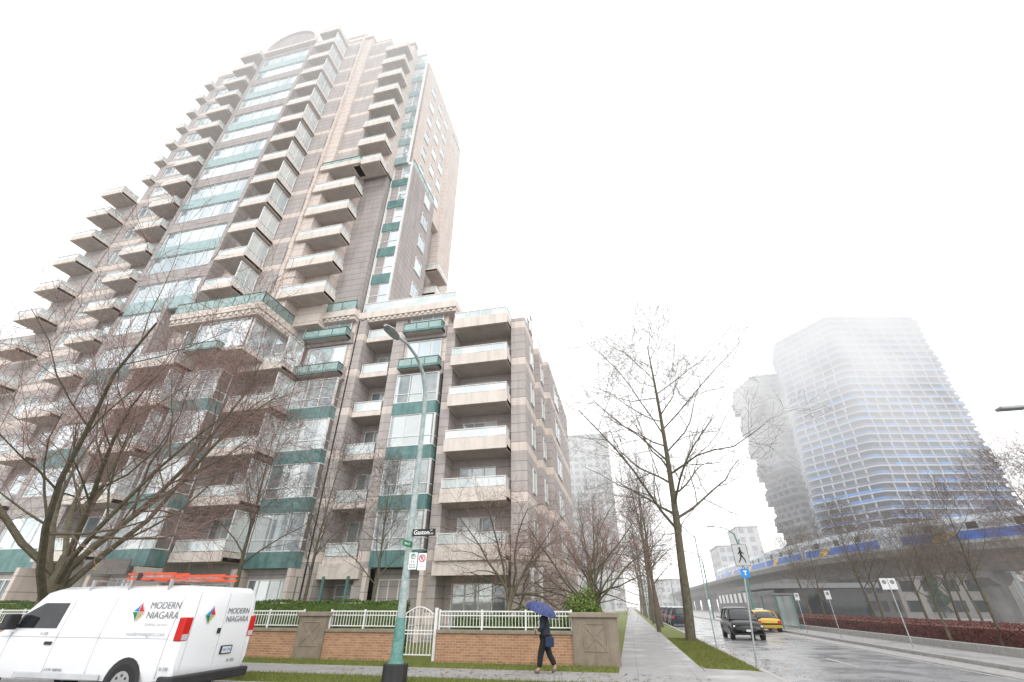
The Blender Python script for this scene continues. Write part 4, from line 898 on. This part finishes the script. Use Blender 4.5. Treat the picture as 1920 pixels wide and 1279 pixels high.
# ------------------------------------------------------------------ person with umbrella
PX,PY=-2.45,15.0
PS=thing('person','person in dark coat and black trousers walking with an umbrella','person',(PX,PY,0))
def skin(name,J,E,m,parent,root=0,sub=2):
    me=bpy.data.meshes.new(name); me.from_pydata([j[0] for j in J],E,[]); ob=bpy.data.objects.new('tmp',me); COL.objects.link(ob)
    md=ob.modifiers.new('s','SKIN')
    for i,j in enumerate(J):
        r_=j[1]; me.skin_vertices[0].data[i].radius=(r_,r_) if isinstance(r_,(int,float)) else r_
    me.skin_vertices[0].data[root].use_root=True
    ob.modifiers.new('u','SUBSURF').levels=sub; md.use_smooth_shade=True
    bpy.context.view_layer.update(); dg=bpy.context.evaluated_depsgraph_get(); m2=bpy.data.meshes.new_from_object(ob.evaluated_get(dg)); bpy.data.objects.remove(ob)
    m2.materials.clear(); m2.materials.append(m)
    o=bpy.data.objects.new(name,m2); COL.objects.link(o); o.parent=parent; return o
BJ=[((0,0,.86),.13),((-.01,0,1.05),.12),((-.02,0,1.25),.14),((-.03,0,1.36),.07),((-.05,0,1.44),.055),((-.07,0,1.53),(.085,.10)),((-.075,0,1.61),(.08,.085)),
 ((-.02,-.17,1.31),.055),((-.05,-.24,1.08),.042),((-.20,-.20,.98),.032),((-.26,-.16,1.04),.03),
 ((-.02,.17,1.31),.055),((.0,.22,1.06),.042),((-.05,.22,.84),.03),((-.06,.21,.77),.03),
 ((-.01,-.09,.82),.095),((-.14,-.09,.46),.065),((-.20,-.09,.10),.045),((-.30,-.09,.04),.038),
 ((.01,.09,.82),.095),((.06,.09,.46),.065),((.24,.09,.14),.045),((.17,.09,.05),.038)]
BE=[(0,1),(1,2),(2,3),(3,4),(4,5),(5,6),(2,7),(7,8),(8,9),(9,10),(2,11),(11,12),(12,13),(13,14),(0,15),(15,16),(16,17),(17,18),(0,19),(19,20),(20,21),(21,22)]
skin('body',BJ,BE,m_skin,PS)
skin('coat',[((0,0,.72),(.17,.21)),((0,0,.9),(.16,.19)),((-.01,0,1.1),(.15,.18)),((-.02,0,1.27),(.15,.17)),((-.03,0,1.37),.09),((-.02,-.18,1.31),.075),((-.05,-.25,1.08),.065),((-.18,-.21,.99),.05),((-.02,.18,1.31),.075),((.0,.23,1.06),.065),((-.04,.23,.86),.05)],[(0,1),(1,2),(2,3),(3,4),(3,5),(5,6),(6,7),(3,8),(8,9),(9,10)],m_coat,PS)
skin('trousers',[((0,0,.86),.14),((-.01,-.09,.80),.12),((-.14,-.09,.46),.09),((-.19,-.09,.12),.075),((.01,.09,.80),.12),((.06,.09,.46),.09),((.23,.09,.17),.075)],[(0,1),(1,2),(2,3),(0,4),(4,5),(5,6)],m_trous,PS)
for (a,c) in (((-.17,-.09,.05),(-.34,-.09,.04)),((.25,.09,.09),(.12,.09,.04))): skin('shoe',[(a,.055),(((a[0]+c[0])/2,a[1],(a[2]+c[2])/2),.05),(c,.04)],[(0,1),(1,2)],m_shoe,PS)
skin('hair',[((-.045,0,1.56),.10),((-.05,0,1.63),.092)],[(0,1)],m_hair,PS)
for hx,hy,hz,sg_ in ((-.26,-.16,1.04,1),(-.06,.21,.77,-1)):
    for i in range(5):
        if sg_>0: pts=[((hx-.01,hy+.02,hz-.03+.02*i),.009),((hx-.045,hy+.03,hz-.03+.02*i),.009),((hx-.05,hy+.055,hz-.03+.02*i),.008)]
        else: pts=[((hx-.03+.015*i,hy,hz-.02),.009),((hx-.035+.015*i,hy-.01,hz-.06+.006*abs(i-2)),.009),((hx-.035+.015*i,hy-.025,hz-.09+.008*abs(i-2)),.008)]
        skin('finger',pts,[(0,1),(1,2)],m_skin,PS,sub=1)
b=MB(); b.box(PX+.04,PX+.28,PY-.34,PY-.25,.62,.86,m_bag)
bag=b.obj('shoulder_bag',PS,bevel=.03)
U=thing('umbrella','navy patterned umbrella tilted back over the walking person','umbrella',(PX-.24,PY-.13,1.06)); U.rotation_euler=(rad(4),rad(20),0); ORG[U.name]=Vector((0,0,0))
b=MB(); rg=[]
for k in range(7):
    f=k/6; rr=.47*math.sin(f*math.pi/2*.98+.01); zz=.42+.24*math.cos(f*math.pi/2)
    rg.append([(rr*math.cos(a*math.pi/16)*(1-.03*(a%4!=0)*f*(1 if a%4!=2 else 1.6)),rr*math.sin(a*math.pi/16)*(1-.03*(a%4!=0)*f*(1 if a%4!=2 else 1.6)),zz) for a in range(32)])
b.loft(rg,m_umb,cap=False); b.obj('canopy',U,smooth=50)
b=MB(); b.tube((0,0,-.12),(0,0,.72),.008,n=8,m=m_rim); b.obj('shaft',U)
b=MB()
for a in range(8): 
    t=a*math.pi/4; b.tube((0,0,.64),(.45*math.cos(t),.45*math.sin(t),.43),.004,n=4,m=m_rim)
b.obj('ribs',U)
b=MB(); b.chain([(0,0,0),(0,0,-.12),(.02,0,-.16),(.05,0,-.15)],[.014]*4,8,m_black); b.obj('handle',U)
for x in (-4.3,-3.9):
    b=MB(); b.tube((x,23,0),(x,23,2.9),.1,n=10,m=m_white); b.chain([(x,23,2.9),(x,23,3.05),(x+.15,23,3.1)],[.13,.13,.1],10,m_white); t=b.obj('vent_pipe'); tag(t,'white vent pipe beside the building corner','pipe','vent pipes')
print('WINDOWS',len(WIN),'BALC',NB[0])
